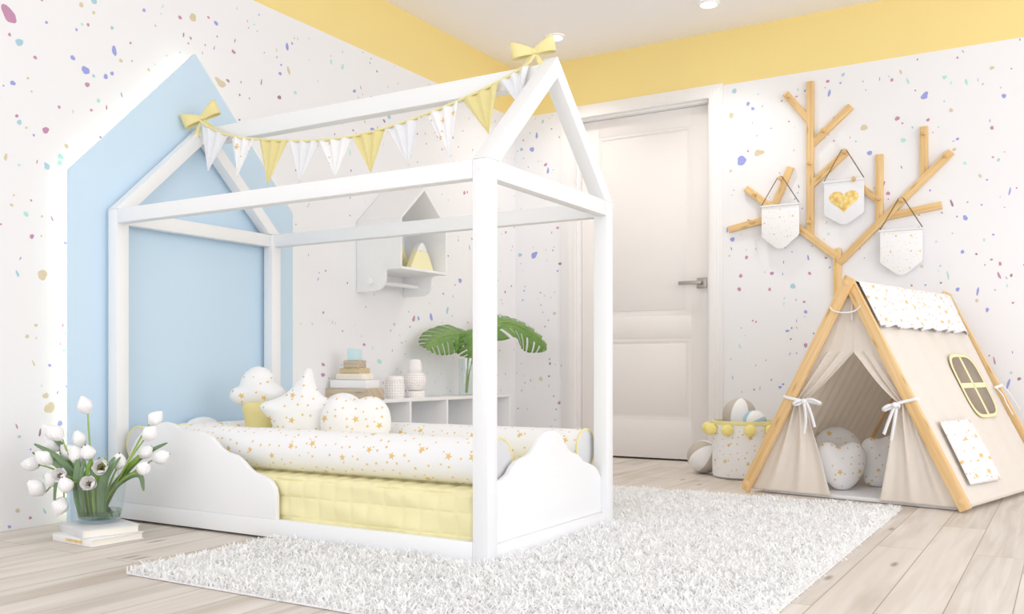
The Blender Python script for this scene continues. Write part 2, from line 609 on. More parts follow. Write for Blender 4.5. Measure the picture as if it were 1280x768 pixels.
def prism(bm, outline, t, Mx=None, bev=0.0, mi=0):
    """polygon in local XY extruded to z = t"""
    tmp = new_bm()
    vs = [tmp.verts.new((x, y, 0)) for x, y in outline]
    f = tmp.faces.new(vs)
    r = bmesh.ops.extrude_face_region(tmp, geom=[f])
    top = [v for v in r['geom'] if isinstance(v, bmesh.types.BMVert)]
    for v in top:
        v.co.z += t
    bmesh.ops.recalc_face_normals(tmp, faces=tmp.faces)
    if bev > 0:
        es = [e for e in tmp.edges if abs(e.verts[0].co.z - e.verts[1].co.z) < 1e-6]
        bmesh.ops.bevel(tmp, geom=es, offset=bev, segments=2, affect='EDGES', profile=0.5)
    tmp.normal_update()
    uv_planar(tmp, lambda c, n: (c.x, c.y) if abs(n.z) > 0.5 else (c.x + c.y, c.z))
    merge(bm, tmp, Mx, mi)


def grid(bm, fn, nu, nv, Mx=None, mi=0, uvs=None, skip=None):
    """fn(u, v) -> point, u and v in 0..1; uvs(u, v) -> uv in metres"""
    tmp = new_bm()
    L = tmp.loops.layers.uv.verify()
    V = [[tmp.verts.new(fn(i / nu, j / nv)) for j in range(nv + 1)] for i in range(nu + 1)]
    for i in range(nu):
        for j in range(nv):
            if skip and skip(i, j):
                continue
            f = tmp.faces.new((V[i][j], V[i + 1][j], V[i + 1][j + 1], V[i][j + 1]))
            for l, (a, b) in zip(f.loops, ((i, j), (i + 1, j), (i + 1, j + 1), (i, j + 1))):
                l[L].uv = uvs(a / nu, b / nv) if uvs else (a / nu, b / nv)
    loose = [v for v in tmp.verts if not v.link_faces]
    if loose:
        bmesh.ops.delete(tmp, geom=loose, context='VERTS')
    tmp.normal_update()
    merge(bm, tmp, Mx, mi)


def resample(pts, n, closed=True):
    P = [Vector((p[0], p[1])) for p in pts]
    if closed:
        P = P + [P[0]]
    d = [0]
    for i in range(1, len(P)):
        d.append(d[-1] + (P[i] - P[i - 1]).length)
    out = []
    m = n if closed else n - 1
    for k in range(n):
        s = d[-1] * k / m
        i = 1
        while i < len(d) - 1 and d[i] < s:
            i += 1
        seg = d[i] - d[i - 1]
        t = 0 if seg == 0 else (s - d[i - 1]) / seg
        q = P[i - 1].lerp(P[i], min(1, max(0, t)))
        out.append((q.x, q.y))
    return out


def smooth_loop(pts, it=2, closed=True):
    """corner cutting"""
    for _ in range(it):
        q = []
        n = len(pts)
        rng = range(n) if closed else range(n - 1)
        if not closed:
            q.append(pts[0])
        for i in rng:
            a, b = pts[i], pts[(i + 1) % n]
            q.append((a[0] * .75 + b[0] * .25, a[1] * .75 + b[1] * .25))
            q.append((a[0] * .25 + b[0] * .75, a[1] * .25 + b[1] * .75))
        if not closed:
            q.append(pts[-1])
        pts = q
    return pts


def pillow(bm, outline, thick, Mx=None, mi=0, n=110, rings=12, D=None, uvoff=(0, 0), centre=None):
    """stuffed shape: outline in local XY, bulging both ways along z"""
    P = resample(outline, n)
    cx = sum(p[0] for p in P) / n if centre is None else centre[0]
    cy = sum(p[1] for p in P) / n if centre is None else centre[1]
    A = np.array(P)
    tmp = new_bm()
    L = tmp.loops.layers.uv.verify()
    B = np.roll(A, -1, axis=0)

    def dist(q):
        d = B - A
        t = np.clip(((q - A) * d).sum(1) / np.maximum((d * d).sum(1), 1e-12), 0, 1)
        return float(np.sqrt(((A + d * t[:, None] - q) ** 2).sum(1)).min())
    DD = D or dist(np.array((cx, cy)))
    pts, hs = [], []
    for r in range(rings + 1):
        t = math.sin(r / rings * PI / 2)
        for k in range(n):
            q = np.array((cx + (A[k, 0] - cx) * t, cy + (A[k, 1] - cy) * t))
            x = min(1.0, dist(q) / DD) if r < rings else 0.0
            pts.append(q)
            hs.append(thick / 2 * math.sqrt(max(0.0, x * (2 - x))))
    H = np.array(hs).reshape(rings + 1, n)
    H[0, :] = H[0].mean()
    for _ in range(2):
        G = H.copy()
        G[1:-1] = (H[:-2] + H[2:] + 2 * H[1:-1] + np.roll(H, 1, 1)[1:-1] + np.roll(H, -1, 1)[1:-1]) / 6
        G[-1] = 0
        G[0] = G[1].mean()
        H = G
    edge = [tmp.verts.new((pts[rings * n + k][0], pts[rings * n + k][1], 0)) for k in range(n)]
    for sgn in (1, -1):
        c = tmp.verts.new((cx, cy, sgn * H[0, 0]))
        R = []
        for r in range(1, rings):
            R.append([tmp.verts.new((pts[r * n + k][0], pts[r * n + k][1], sgn * H[r, k])) for k in range(n)])
        R.append(edge)
        for k in range(n):
            k2 = (k + 1) % n
            fs = [(c, R[0][k], R[0][k2])]
            for i in range(len(R) - 1):
                fs.append((R[i][k], R[i + 1][k], R[i + 1][k2], R[i][k2]))
            for vs in fs:
                tmp.faces.new(vs if sgn > 0 else tuple(reversed(vs)))
    for f in tmp.faces:
        for l in f.loops:
            l[L].uv = (l.vert.co.x + uvoff[0], l.vert.co.y + uvoff[1])
    tmp.normal_update()
    merge(bm, tmp, Mx, mi)


def world_basis(o):
    m = o.matrix_basis.copy()
    while o.parent:
        o = o.parent
        m = o.matrix_basis @ m
    return m


def obj(name, bm, mats, parent=None, smooth=True, world=True, sharp=40):
    """one mesh object; with a parent, world=True means the mesh was built in world space"""
    me = bpy.data.meshes.new(name)
    bm.to_mesh(me)
    bm.free()
    for m in (mats if isinstance(mats, (list, tuple)) else [mats]):
        me.materials.append(M[m] if isinstance(m, str) else m)
    if smooth:
        me.polygons.foreach_set('use_smooth', [True] * len(me.polygons))
        try:
            me.set_sharp_from_angle(angle=math.radians(sharp))
        except Exception:
            pass
    o = bpy.data.objects.new(name, me)
    COL.objects.link(o)
    if parent is not None:
        if world:
            me.transform(world_basis(parent).inverted())
        o.parent = parent
    me.update()
    return o


def thing(name, label, cat, loc=(0, 0, 0), rz=0.0, group=None):
    o = bpy.data.objects.new(name, None)
    o.empty_display_size = 0.05
    COL.objects.link(o)
    o.location = loc
    o.rotation_euler = (0, 0, rz)
    o['label'] = label
    o['category'] = cat
    if group:
        o['group'] = group
    return o


def tag(o, label, cat, group=None, kind=None):
    """properties on a thing that is a single mesh; its origin goes to the base of the mesh"""
    o['label'] = label
    o['category'] = cat
    if group:
        o['group'] = group
    if kind:
        o['kind'] = kind
    me = o.data
    n = len(me.vertices)
    co = np.empty(n * 3, dtype=np.float32)
    me.vertices.foreach_get('co', co)
    co = co.reshape(n, 3)
    lo, hi = co.min(0), co.max(0)
    c = Vector((float((lo[0] + hi[0]) / 2), float((lo[1] + hi[1]) / 2), float(lo[2])))
    me.transform(T(*(-c)))
    o.matrix_basis = T(*c) @ o.matrix_basis
    return o


def struct(o):
    o['kind'] = 'structure'
    return o


def facing(x, y, z, lean=0.0, turn=0.0):
    """frame of an upright thing: X to its right, Y up, Z towards whoever looks at it"""
    return T(x, y, z) @ Matrix.Rotation(YAW - PI / 2 + turn, 4, 'Z') @ Matrix.Rotation(PI / 2 - lean, 4, 'X')


def solidify(o, t):
    s = o.modifiers.new('cloth', 'SOLIDIFY')
    s.thickness = t
    s.offset = 0
    return o


def circle(r, n=40, cx=0, cy=0):
    return [(cx + r * math.cos(2 * PI * k / n), cy + r * math.sin(2 * PI * k / n)) for k in range(n)]


def heart(w, h, n=80):
    out = []
    for k in range(n):
        t = 2 * PI * k / n
        x = 16 * math.sin(t) ** 3
        y = 13 * math.cos(t) - 5 * math.cos(2 * t) - 2 * math.cos(3 * t) - math.cos(4 * t)
        out.append((x / 32 * w, (y + 17) / 29 * h))
    return list(reversed(out))


# ------------------------------------------------------------------ the room
H, HB = 2.491, 2.1775          # ceiling height, lower edge of the painted yellow band
X0, Y0 = -5.9, -4.5            # how far the walls, floor and ceiling run towards the open side

bm = new_bm(); box(bm, (X0, Y0, -0.1), (0.15, 0.15, 0), 0)
struct(obj('floor', bm, 'floor', smooth=False))
bm = new_bm(); box(bm, (X0, Y0, H), (0.15, 0.15, H + 0.1), 0)
struct(obj('ceiling', bm, 'ceiling', smooth=False))

SPLAT_MATS = ['wallpaper', 'yellow_wall', 'violet', 'mauve', 'teal', 'aqua', 'tan', 'plum']
SPL_LEFT = [(-3.367,1.749,0.0240,0.0218,'mauve',1),(-3.336,1.671,0.0135,0.0124,'aqua',0),(-3.085,1.644,0.0150,0.0147,'violet',0),(-3.136,1.675,0.0090,0.0087,'violet',0),(-3.002,1.643,0.0090,0.0090,'violet',0),(-2.975,1.662,0.0075,0.0075,'violet',0),(-3.078,1.593,0.0090,0.0088,'mauve',0),(-2.598,1.995,0.0180,0.0148,'tan',0),(-3.102,1.878,0.0090,0.0088,'tan',0),(-3.240,1.390,0.0120,0.0113,'mauve',0),(-3.359,1.525,0.0090,0.0082,'violet',0),(-3.184,1.308,0.0102,0.0097,'teal',0),(-3.186,1.285,0.0096,0.0091,'teal',0),(-3.032,1.545,0.0075,0.0074,'teal',0),(-3.336,1.396,0.0090,0.0082,'aqua',0),(-2.965,1.749,0.0160,0.0121,'violet',2),(-2.447,1.761,0.0225,0.0153,'tan',1),(-3.234,1.261,0.0105,0.0099,'aqua',1),(-3.252,0.879,0.0180,0.0169,'tan',0),(-3.225,0.411,0.0195,0.0184,'tan',0),(-3.186,0.353,0.0102,0.0097,'violet',0),(-3.240,0.454,0.0108,0.0101,'tan',0),(-3.312,1.084,0.0090,0.0083,'teal',0),(-3.308,0.661,0.0072,0.0066,'tan',0),(-3.284,0.567,0.0052,0.0072,'tan',2),(-3.342,0.062,0.0078,0.0071,'tan',0),(-3.243,0.046,0.0066,0.0062,'aqua',2),(-3.052,1.910,0.0120,0.0118,'aqua',0),(-3.345,1.416,0.0060,0.0055,'mauve',0),(-3.075,1.814,0.0060,0.0059,'mauve',0),(-3.279,1.635,0.0066,0.0061,'mauve',0),(-3.189,1.484,0.0057,0.0054,'mauve',0),(-2.975,1.834,0.0066,0.0066,'aqua',0),(-2.937,1.721,0.0072,0.0073,'tan',0),(-3.052,1.632,0.0060,0.0059,'aqua',0),(-3.237,1.771,0.0054,0.0051,'violet',0),(-3.384,1.266,0.0090,0.0081,'tan',2),(-3.161,1.350,0.0075,0.0072,'tan',0),(-3.284,1.363,0.0036,0.0050,'violet',0),(-3.311,1.383,0.0048,0.0044,'tan',0),(-3.342,0.874,0.0078,0.0071,'aqua',2),(-3.276,0.701,0.0060,0.0056,'tan',0),(-3.225,0.561,0.0054,0.0051,'violet',0),(-3.336,0.316,0.0054,0.0049,'aqua',0),(-3.062,1.503,0.0054,0.0053,'mauve',0),(-2.477,2.010,0.0104,0.0088,'violet',0),(-2.663,1.974,0.0088,0.0071,'mauve',0),(-3.052,1.866,0.0066,0.0065,'tan',0),(-2.834,1.947,0.0080,0.0062,'violet',0),(-2.381,1.917,0.0110,0.0076,'mauve',0),(-2.060,2.033,0.0150,0.0111,'violet',2),(-2.050,1.925,0.0155,0.0103,'tan',2),(-2.105,1.898,0.0100,0.0073,'violet',0),(-2.412,1.784,0.0090,0.0062,'mauve',0),(-2.110,1.788,0.0120,0.0088,'plum',0),(-2.008,1.835,0.0100,0.0075,'teal',0),(-1.445,1.784,0.0192,0.0133,'violet',0),(-1.313,1.885,0.0156,0.0110,'aqua',0),(-1.590,1.950,0.0120,0.0081,'violet',0),(-1.680,2.046,0.0143,0.0095,'teal',2),(-1.762,2.047,0.0117,0.0078,'teal',2),(-1.819,0.569,0.0116,0.0077,'mauve',0),(-0.692,0.691,0.0247,0.0164,'teal',0),(-1.393,0.587,0.0180,0.0125,'teal',0),(-1.821,0.519,0.0130,0.0100,'mauve',0),(-0.774,0.884,0.0181,0.0121,'aqua',2),(-1.096,0.822,0.0172,0.0114,'mauve',2),(-0.932,0.839,0.0203,0.0136,'violet',2),(-1.515,0.672,0.0108,0.0074,'mauve',0),(-0.977,1.061,0.0202,0.0135,'violet',2),(-0.642,1.070,0.0185,0.0123,'violet',0),]
SPL_RIGHT = [(-1.495,1.732,0.0275,0.0250,'violet',0),(-1.435,1.997,0.0136,0.0155,'tan',0),(-1.586,1.764,0.0200,0.0180,'tan',1),(-2.156,1.832,0.0160,0.0170,'tan',0),(-2.450,1.952,0.0152,0.0157,'violet',1),(-1.977,2.040,0.0112,0.0121,'violet',2),(-2.350,1.740,0.0120,0.0125,'teal',0),(-2.184,1.693,0.0120,0.0127,'violet',0),(-2.642,1.311,0.0102,0.0137,'violet',0),(-2.373,2.043,0.0096,0.0100,'teal',2),(-1.442,1.288,0.0120,0.0137,'violet',0),(-2.276,1.470,0.0096,0.0101,'mauve',0),(-2.577,1.864,0.0096,0.0098,'tan',0),(-2.592,1.663,0.0088,0.0089,'tan',0),(-2.698,0.935,0.0096,0.0128,'violet',2),(-2.741,0.843,0.0078,0.0104,'violet',0),(-2.607,0.951,0.0096,0.0097,'violet',0),(-2.794,1.011,0.0104,0.0103,'mauve',2),(-2.847,1.010,0.0060,0.0079,'plum',0),(-2.694,0.891,0.0080,0.0080,'tan',0),(-2.833,0.471,0.0108,0.0142,'violet',2),(-2.881,0.499,0.0080,0.0079,'plum',0),(-2.773,0.586,0.0078,0.0104,'mauve',2),(-2.647,1.995,0.0104,0.0105,'teal',2),(-2.544,2.036,0.0088,0.0090,'teal',1),(-1.667,1.082,0.0110,0.0098,'mauve',0),(-1.654,0.993,0.0080,0.0090,'mauve',0),(-1.873,1.071,0.0080,0.0088,'mauve',0),(-1.852,0.861,0.0088,0.0097,'violet',0),(-1.852,0.677,0.0104,0.0114,'mauve',0),(-1.782,1.005,0.0150,0.0133,'aqua',0),(-1.523,1.180,0.0088,0.0100,'mauve',0),(-1.490,1.077,0.0110,0.0100,'mauve',0),(-2.640,1.588,0.0080,0.0081,'teal',0),(-2.469,1.830,0.0080,0.0082,'mauve',0),(-2.439,1.078,0.0072,0.0099,'tan',0),(-2.563,1.022,0.0090,0.0122,'teal',2),(-1.453,2.134,0.0140,0.0128,'aqua',0),(-1.532,2.049,0.0096,0.0109,'violet',0),(-1.559,2.018,0.0100,0.0090,'violet',0),(-2.629,1.140,0.0088,0.0089,'violet',0),(-2.798,1.070,0.0072,0.0095,'mauve',0),(-2.727,1.194,0.0060,0.0080,'teal',0),(-2.815,1.901,0.0104,0.0103,'violet',0),(-2.762,1.750,0.0088,0.0088,'mauve',0),(-2.709,1.516,0.0072,0.0096,'tan',0),(-2.840,1.423,0.0078,0.0103,'violet',2),(-2.791,1.587,0.0060,0.0079,'aqua',0),(-2.295,2.063,0.0080,0.0084,'mauve',0),(-2.762,2.049,0.0096,0.0096,'tan',0),(-0.136,1.275,0.0204,0.0175,'violet',1),(-0.328,1.213,0.0108,0.0091,'plum',0),(-0.311,1.442,0.0090,0.0091,'mauve',0),(-0.159,2.044,0.0144,0.0123,'violet',2),(-0.124,1.961,0.0168,0.0144,'violet',0),(-0.224,1.852,0.0120,0.0102,'mauve',0),(-0.046,1.971,0.0120,0.0104,'aqua',0),(-0.241,1.809,0.0144,0.0122,'violet',2),(-0.034,1.287,0.0144,0.0125,'aqua',0),(-0.288,0.900,0.0100,0.0102,'tan',0),(-0.189,0.483,0.0144,0.0123,'tan',0),]



def splash(tmp, plane, a, z, ra, rz, mi, kind, r):
    """a paint splash printed on the wallpaper: 0 round, 1 with a tail, 2 drawn out"""
    n = 26
    rot = r.uniform(-0.5, 0.5)
    st = (1, 1) if kind == 0 else (1, 1) if kind == 1 else (0.55, 1.5)
    pts = []
    ph = [r.uniform(0, 6.28) for _ in range(3)]
    for k in range(n):
        t = 2 * PI * k / n
        q = 1 + 0.10 * math.sin(2 * t + ph[0]) + 0.07 * math.sin(3 * t + ph[1]) + 0.04 * math.sin(5 * t + ph[2])
        if kind == 1:
            dd = math.cos(t - 2.6)
            q *= 1 + (0.9 * max(0, dd) ** 8) - 0.12 * max(0, -dd)
        if kind == 2:
            q *= 1 + 0.35 * max(0, math.sin(t)) ** 5
        x, y = math.cos(t) * q * ra * st[0], math.sin(t) * q * rz * st[1]
        x, y = x * math.cos(rot) - y * math.sin(rot), x * math.sin(rot) + y * math.cos(rot)
        pts.append((a + x, z + y))
    e = 0.0006
    vs = [tmp.verts.new((p[0], -e, p[1]) if plane == 'y' else (-e, p[0], p[1])) for p in pts]
    f = tmp.faces.new(vs if plane == 'y' else list(reversed(vs)))
    f.material_index = mi
    f.normal_update()
    want = Vector((0, -1, 0)) if plane == 'y' else Vector((-1, 0, 0))
    if f.normal.dot(want) < 0:
        f.normal_flip()


def wallpaper_print(bm, plane, known, a0, a1, n, seed, avoid):
    r = random.Random(seed)
    names = ['violet', 'mauve', 'teal', 'aqua', 'tan', 'plum']
    tmp = new_bm()
    taken = []
    for a, z, ra, rz, c, k in known:
        splash(tmp, plane, a, z, ra, rz, SPLAT_MATS.index(c), k, r)
        taken.append((a, z, max(ra, rz)))
    tries = 0
    cnt = 0
    while cnt < n and tries < n * 8:
        tries += 1
        a, z = r.uniform(a0, a1), r.uniform(0.01, HB - 0.01)
        u = r.random()
        s = 0.0028 + 0.003 * r.random() if u < 0.80 else 0.0045 + 0.004 * r.random() if u < 0.965 else 0.008 + 0.004 * r.random()
        if avoid(a, z, s * 1.6) or any((a - b) ** 2 + (z - w) ** 2 < (s * 1.6 + q * 1.8) ** 2 for b, w, q in taken):
            continue
        taken.append((a, z, s))
        c = r.choices(names, (4, 3.4, 2.2, 1.6, 2.4, 2))[0]
        splash(tmp, plane, a, z, s, s, SPLAT_MATS.index(c), r.choices((0, 1, 2), (6, 1, 3))[0], r)
        cnt += 1
    me = bpy.data.meshes.new('t')
    tmp.to_mesh(me); tmp.free()
    bm.from_mesh(me)
    bpy.data.meshes.remove(me)


DY0, DY1, DZ = -1.308, -0.445, 2.107      # door opening in the right wall
bm = new_bm()
box(bm, (X0, 0, 0), (0.15, 0.15, HB), 0, 0)
box(bm, (X0, 0, HB), (0.15, 0.15, H), 0, 1)
wallpaper_print(bm, 'y', SPL_LEFT, -4.6, -0.01, 800, 3, lambda a, z, s: a + s > -0.002)
struct(obj('wall_left', bm, [M[k] for k in SPLAT_MATS], smooth=False))
bm = new_bm()
box(bm, (0, DY1, 0), (0.15, 0, HB), 0, 0)
box(bm, (0, Y0, 0), (0.15, DY0, HB), 0, 0)
box(bm, (0, DY0, DZ), (0.15, DY1, HB), 0, 0)
box(bm, (0, Y0, HB), (0.15, 0, H), 0, 1)
box(bm, (0.13, DY0 - .02, 0), (0.149, DY1 + .02, DZ + .02), 0, 0)  # unseen slab added behind the leaf to keep world light out of its gap
wallpaper_print(bm, 'x', SPL_RIGHT, -3.4, -0.01, 440, 5, lambda a, z, s: (DY0 - .09 < a + s and a - s < DY1 + .1) or a + s > -0.002)
struct(obj('wall_right', bm, [M[k] for k in SPLAT_MATS], smooth=False))

YZ = lambda x: Matrix(((0, 0, 1, x), (1, 0, 0, 0), (0, 1, 0, 0), (0, 0, 0, 1)))      # local XY -> world YZ, thickness along +x
# door casing: stepped moulding round the opening, plus the jamb inside it
bm = new_bm()
for k, (w, t) in enumerate(((0.080, 0.014), (0.058, 0.022), (0.040, 0.029), (0.020, 0.024))):
    e = 0.0005 * k
    y0, y1, z1 = DY0 - w, DY1 + w + 0.018 * (w / 0.08), DZ + w
    prism(bm, [(y0, e), (DY0 - e, e), (DY0 - e, DZ + e), (DY1 + e, DZ + e), (DY1 + e, e), (y1, e), (y1, z1), (y0, z1)], t, YZ(-t), 0.003)
box(bm, (0, DY0 - .001, 0), (0.15, DY0 + 0.012, DZ), 0.001)
box(bm, (0, DY1 - 0.012, 0), (0.15, DY1 + .001, DZ), 0.001)
box(bm, (0, DY0, DZ - 0.012), (0.15, DY1, DZ + .001), 0.001)
struct(obj('trim_1', bm, 'casing'))

# door leaf with two sunk panels
bm = new_bm()
xa, xb = 0.045, 0.085
ly0, ly1 = DY0 + 0.014, DY1 - 0.014
box(bm, (xa + 0.006, ly0, 0.011), (xb, ly1, DZ - 0.014), 0.001)
PAN = [(0.864, 1.985), (0.238, 0.732)]
py0, py1 = -1.180, -0.575
for a, b in ((ly0, py0), (py1, ly1)):
    box(bm, (xa, a, 0.011), (xa + 0.012, b, DZ - 0.014), 0.002)
for a, b in ((0.011, PAN[1][0]), (PAN[1][1], PAN[0][0]), (PAN[0][1], DZ - 0.014)):
    box(bm, (xa, py0 - .002, a), (xa + 0.012, py1 + .002, b), 0.002)
for z0, z1 in PAN:
    w = 0.02
    for q0, q1 in (((py0 - .001, z0 - .001), (py1 + .001, z1 + .001)),):
        xs = ((q0[0], q1[0]), (q0[0] + w, q1[0] - w))
        zs = ((q0[1], q1[1]), (q0[1] + w, q1[1] - w))
        for k in range(4):     # mitred moulding strips
            A = [(xs[0][0], zs[0][0]), (xs[0][1], zs[0][0]), (xs[0][1], zs[0][1]), (xs[0][0], zs[0][1])]
            B = [(xs[1][0], zs[1][0]), (xs[1][1], zs[1][0]), (xs[1][1], zs[1][1]), (xs[1][0], zs[1][1])]
            prism(bm, [A[k], A[(k + 1) % 4], B[(k + 1) % 4], B[k]], 0.008, YZ(xa + 0.002), 0)
    box(bm, (xa + 0.003, py0 + 0.036, z0 + 0.036), (xa + 0.012, py1 - 0.034, z1 - 0.034), 0.006)
door = struct(obj('door_1', bm, 'door'))
bm = new_bm()
box(bm, (xa - 0.010, -1.276, 1.022), (xa, -1.216, 1.082), 0.003)
hp = obj('rosette', bm, 'steel', door, world=True)
bm = new_bm()
tube(bm, [(xa - 0.008, -1.246, 1.052), (xa - 0.045, -1.246, 1.052)], 0.009, 14)
box(bm, (xa - 0.055, -1.258, 1.042), (xa - 0.040, -1.118, 1.063), 0.003)
obj('door_handle', bm, 'steel', door, world=True)

# recessed ceiling lamps
for i, (x, y) in enumerate(((-0.412, -0.515), (-0.434, -1.451))):
    t = thing('downlight', ('round recessed ceiling spotlight above the bow on the bed roof', 'round recessed ceiling spotlight at the top edge, in front of the door')[i],
              'ceiling light', (x, y, H - 0.012))
    bm = new_bm()
    lathe(bm, [(0.040, 0.0115), (0.040, 0.004), (0.044, 0.0), (0.052, 0.0), (0.056, 0.006), (0.056, 0.0115)], 40)
    obj('rim', bm, 'white', t, world=False)
    bm = new_bm()
    lathe(bm, [(0, 0.006), (0.03, 0.006), (0.040, 0.008), (0.040, 0.0115), (0, 0.0115)], 40)
    obj('bulb', bm, 'lamp', t, world=False)
    l = bpy.data.lights.new('spot', 'SPOT')
    l.energy = 17
    l.spot_size = math.radians(120)
    l.spot_blend = 0.9
    l.shadow_soft_size = 0.05
    l.color = (1, 0.96, 0.9)
    lo = bpy.data.objects.new('spot', l)
    COL.objects.link(lo)
    lo.location = (x, y, H - 0.03)

# ------------------------------------------------------------------ rug
RX0, RX1, RY0, RY1 = -3.61, -1.365, -2.535, -0.94
rug = thing('shag_rug', 'large white shaggy rug on the plank floor under the house bed', 'rug', ((RX0 + RX1) / 2, (RY0 + RY1) / 2, 0))
bm = new_bm(); box(bm, (RX0, RY0, 0.001), (RX1, RY1, 0.006), 0.002)
obj('backing', bm, 'rug_base', rug)


def rug_pile():
    rs = np.random.RandomState(4)
    n = 165000
    x = rs.uniform(RX0, RX1, n); y = rs.uniform(RY0, RY1, n)
    keep = ~((x > -3.047) & (x < -2.225) & (y > -1.7225))
    # the pile is only laid where it can be looked at: not under the bed
    x, y = x[keep], y[keep]
    n = len(x)
    clump = np.sin(x * 41 + 3 * np.sin(y * 23)) * np.sin(y * 47 + 2 * np.sin(x * 29))
    ln = rs.uniform(0.018, 0.030, n) * (1 + 0.25 * clump)
    th = rs.uniform(0, 2 * PI, n) + 2.0 * np.sin(x * 17 + y * 9)
    lean = rs.uniform(0.35, 1.15, n)
    w = rs.uniform(0.0016, 0.0031, n)
    ps = th + PI / 2 + rs.uniform(-0.5, 0.5, n)
    segs = 3
    V = np.zeros((n, (segs + 1) * 2, 3))
    px, py, pz = x.copy(), y.copy(), np.full(n, 0.004)
    for s in range(segs + 1):
        k = w * (1 - 0.35 * s / segs)
        V[:, 2 * s, 0] = px - np.cos(ps) * k; V[:, 2 * s, 1] = py - np.sin(ps) * k; V[:, 2 * s, 2] = pz
        V[:, 2 * s + 1, 0] = px + np.cos(ps) * k; V[:, 2 * s + 1, 1] = py + np.sin(ps) * k; V[:, 2 * s + 1, 2] = pz
        a = lean * (0.5 + 0.75 * s)
        th = th + rs.uniform(-0.5, 0.5, n)
        px = px + np.cos(th) * np.sin(a) * ln / segs
        py = py + np.sin(th) * np.sin(a) * ln / segs
        pz = np.maximum(pz + np.cos(a) * ln / segs, 0.005)
    # fibres stop at the bed's boards
    inbed = (V[:, :, 0] > -3.049) & (V[:, :, 0] < -2.223) & (V[:, :, 1] > -1.7245)
    V = V[~inbed.any(1)]
    n = len(V)
    base = (np.arange(n) * (segs + 1) * 2)[:, None, None]
    q = np.array([[2 * s, 2 * s + 1, 2 * s + 3, 2 * s + 2] for s in range(segs)])[None]
    F = (base + q).reshape(-1, 4)
    me = bpy.data.meshes.new('pile')
    me.vertices.add(n * (segs + 1) * 2)
    me.vertices.foreach_set('co', (V.reshape(-1, 3) - np.array(rug.location)).astype(np.float32).ravel())
    me.loops.add(len(F) * 4)
    me.loops.foreach_set('vertex_index', F.ravel().astype(np.int32))
    me.polygons.add(len(F))
    me.polygons.foreach_set('loop_start', np.arange(0, len(F) * 4, 4, dtype=np.int32))
    me.polygons.foreach_set('use_smooth', np.ones(len(F), dtype=bool))
    me.update(calc_edges=True)
    me.materials.append(M['rug'])
    o = bpy.data.objects.new('pile', me)
    COL.objects.link(o)
    o.parent = rug
    o['kind'] = 'stuff'


rug_pile()

# ------------------------------------------------------------------ blue house-shaped panel with a light strip behind it
bp_ = thing('backlit_wall_decor', 'pale blue house-shaped wall panel with a glowing edge behind the bed', 'wall panel', (-2.633, -0.036, 0.004))
PO = [(-3.184, 0.004), (-2.082, 0.004), (-2.082, 1.257), (-2.633, 1.825), (-3.184, 1.257)]
XZ = lambda y: Matrix(((1, 0, 0, 0), (0, 0, -1, y), (0, 1, 0, 0), (0, 0, 0, 1)))    # local XY -> world XZ, thickness towards the room
bm = new_bm(); prism(bm, PO, 0.022, XZ(-0.036), 0.0015)
obj('board', bm, 'blue', bp_)
bm = new_bm()
for a, b in (((-3.05, 0.05), (-3.05, 1.2)), ((-2.633, 0.05), (-2.633, 1.2)), ((-2.22, 0.05), (-2.22, 1.2)), ((-3.0, 1.1), (-2.25, 1.1))):
    beam(bm, (a[0], -0.018, a[1]), (b[0], -0.018, b[1]), 0.03, 0.034, (0, 1, 0))
obj('batten', bm, 'white', bp_)
bm = new_bm()
ins = 0.024
PI_ = [(-3.184 + ins, 0.02), (-3.184 + ins, 1.257 - ins * .4), (-2.633, 1.825 - ins * 1.45), (-2.082 - ins, 1.257 - ins * .4), (-2.082 - ins, 0.02)]
for a, b in zip(PI_, PI_[1:]):
    beam(bm, (a[0], -0.030, a[1]), (b[0], -0.030, b[1]), 0.008, 0.006, (0, 1, 0), 0)
obj('led_strip', bm, 'led', bp_)

# ------------------------------------------------------------------ house bed
BX0, BX1, BY0, BY1 = -3.0458, -2.2264, -1.7215, -0.0748
PW = 0.0512
PH = 1.1327
XM = (BX0 + BX1) / 2
bed = thing('house_bed', 'white wooden house-frame bed with cloud-shaped boards standing on the rug', 'bed', (XM, (BY0 + BY1) / 2, 0.008))
for x, y in ((BX0, BY1 - PW), (BX0, BY0), (BX1 - PW, BY0), (BX1 - PW, BY1 - PW)):
    bm = new_bm(); box(bm, (x, y, 0.008), (x + PW, y + PW, PH), 0.003)
    obj('post', bm, 'white', bed)
ZR = PH - 0.053
for x in (BX0 + 0.0006, BX1 - 0.040):
    bm = new_bm(); box(bm, (x, BY0 + PW, ZR), (x + 0.0395, BY1 - PW, PH - .0005), 0.003)
    obj('side_rail', bm, 'white', bed)
for y in (BY0 + 0.0006, BY1 - 0.040):
    bm = new_bm(); box(bm, (BX0 + PW, y, ZR), (BX1 - PW, y + 0.0395, PH - .0005), 0.003)
    obj('end_rail', bm, 'white', bed)
ZA, RT = 1.527, 0.066
for y in (BY0, BY1 - PW):
    m = 1
    for s in (-1, 1):
        xe = BX0 if s < 0 else BX1
        dx, dz = xe - XM, PH - ZA
        if s < 0:
            out = [(BX0, PH), (XM, ZA), (XM, ZA - RT), (BX0 + 0.066, PH)]
        else:
            out = [(BX1, PH), (BX1 - 0.066, PH), (XM, ZA - RT), (XM, ZA)]
        bm = new_bm(); prism(bm, out, PW, XZ(y + PW), 0.002)
        obj('rafter', bm, 'white', bed)
bm = new_bm(); box(bm, (XM - 0.024, BY0 + PW, ZA - 0.084), (XM + 0.024, BY1 - PW, ZA - 0.022), 0.003)
obj('ridge_beam', bm, 'white', bed)
bm = new_bm(); box(bm, (BX0, BY0 + PW, 0.008), (BX0 + 0.025, BY1 - PW, 0.066), 0.002)
obj('base_board', bm, 'white', bed)
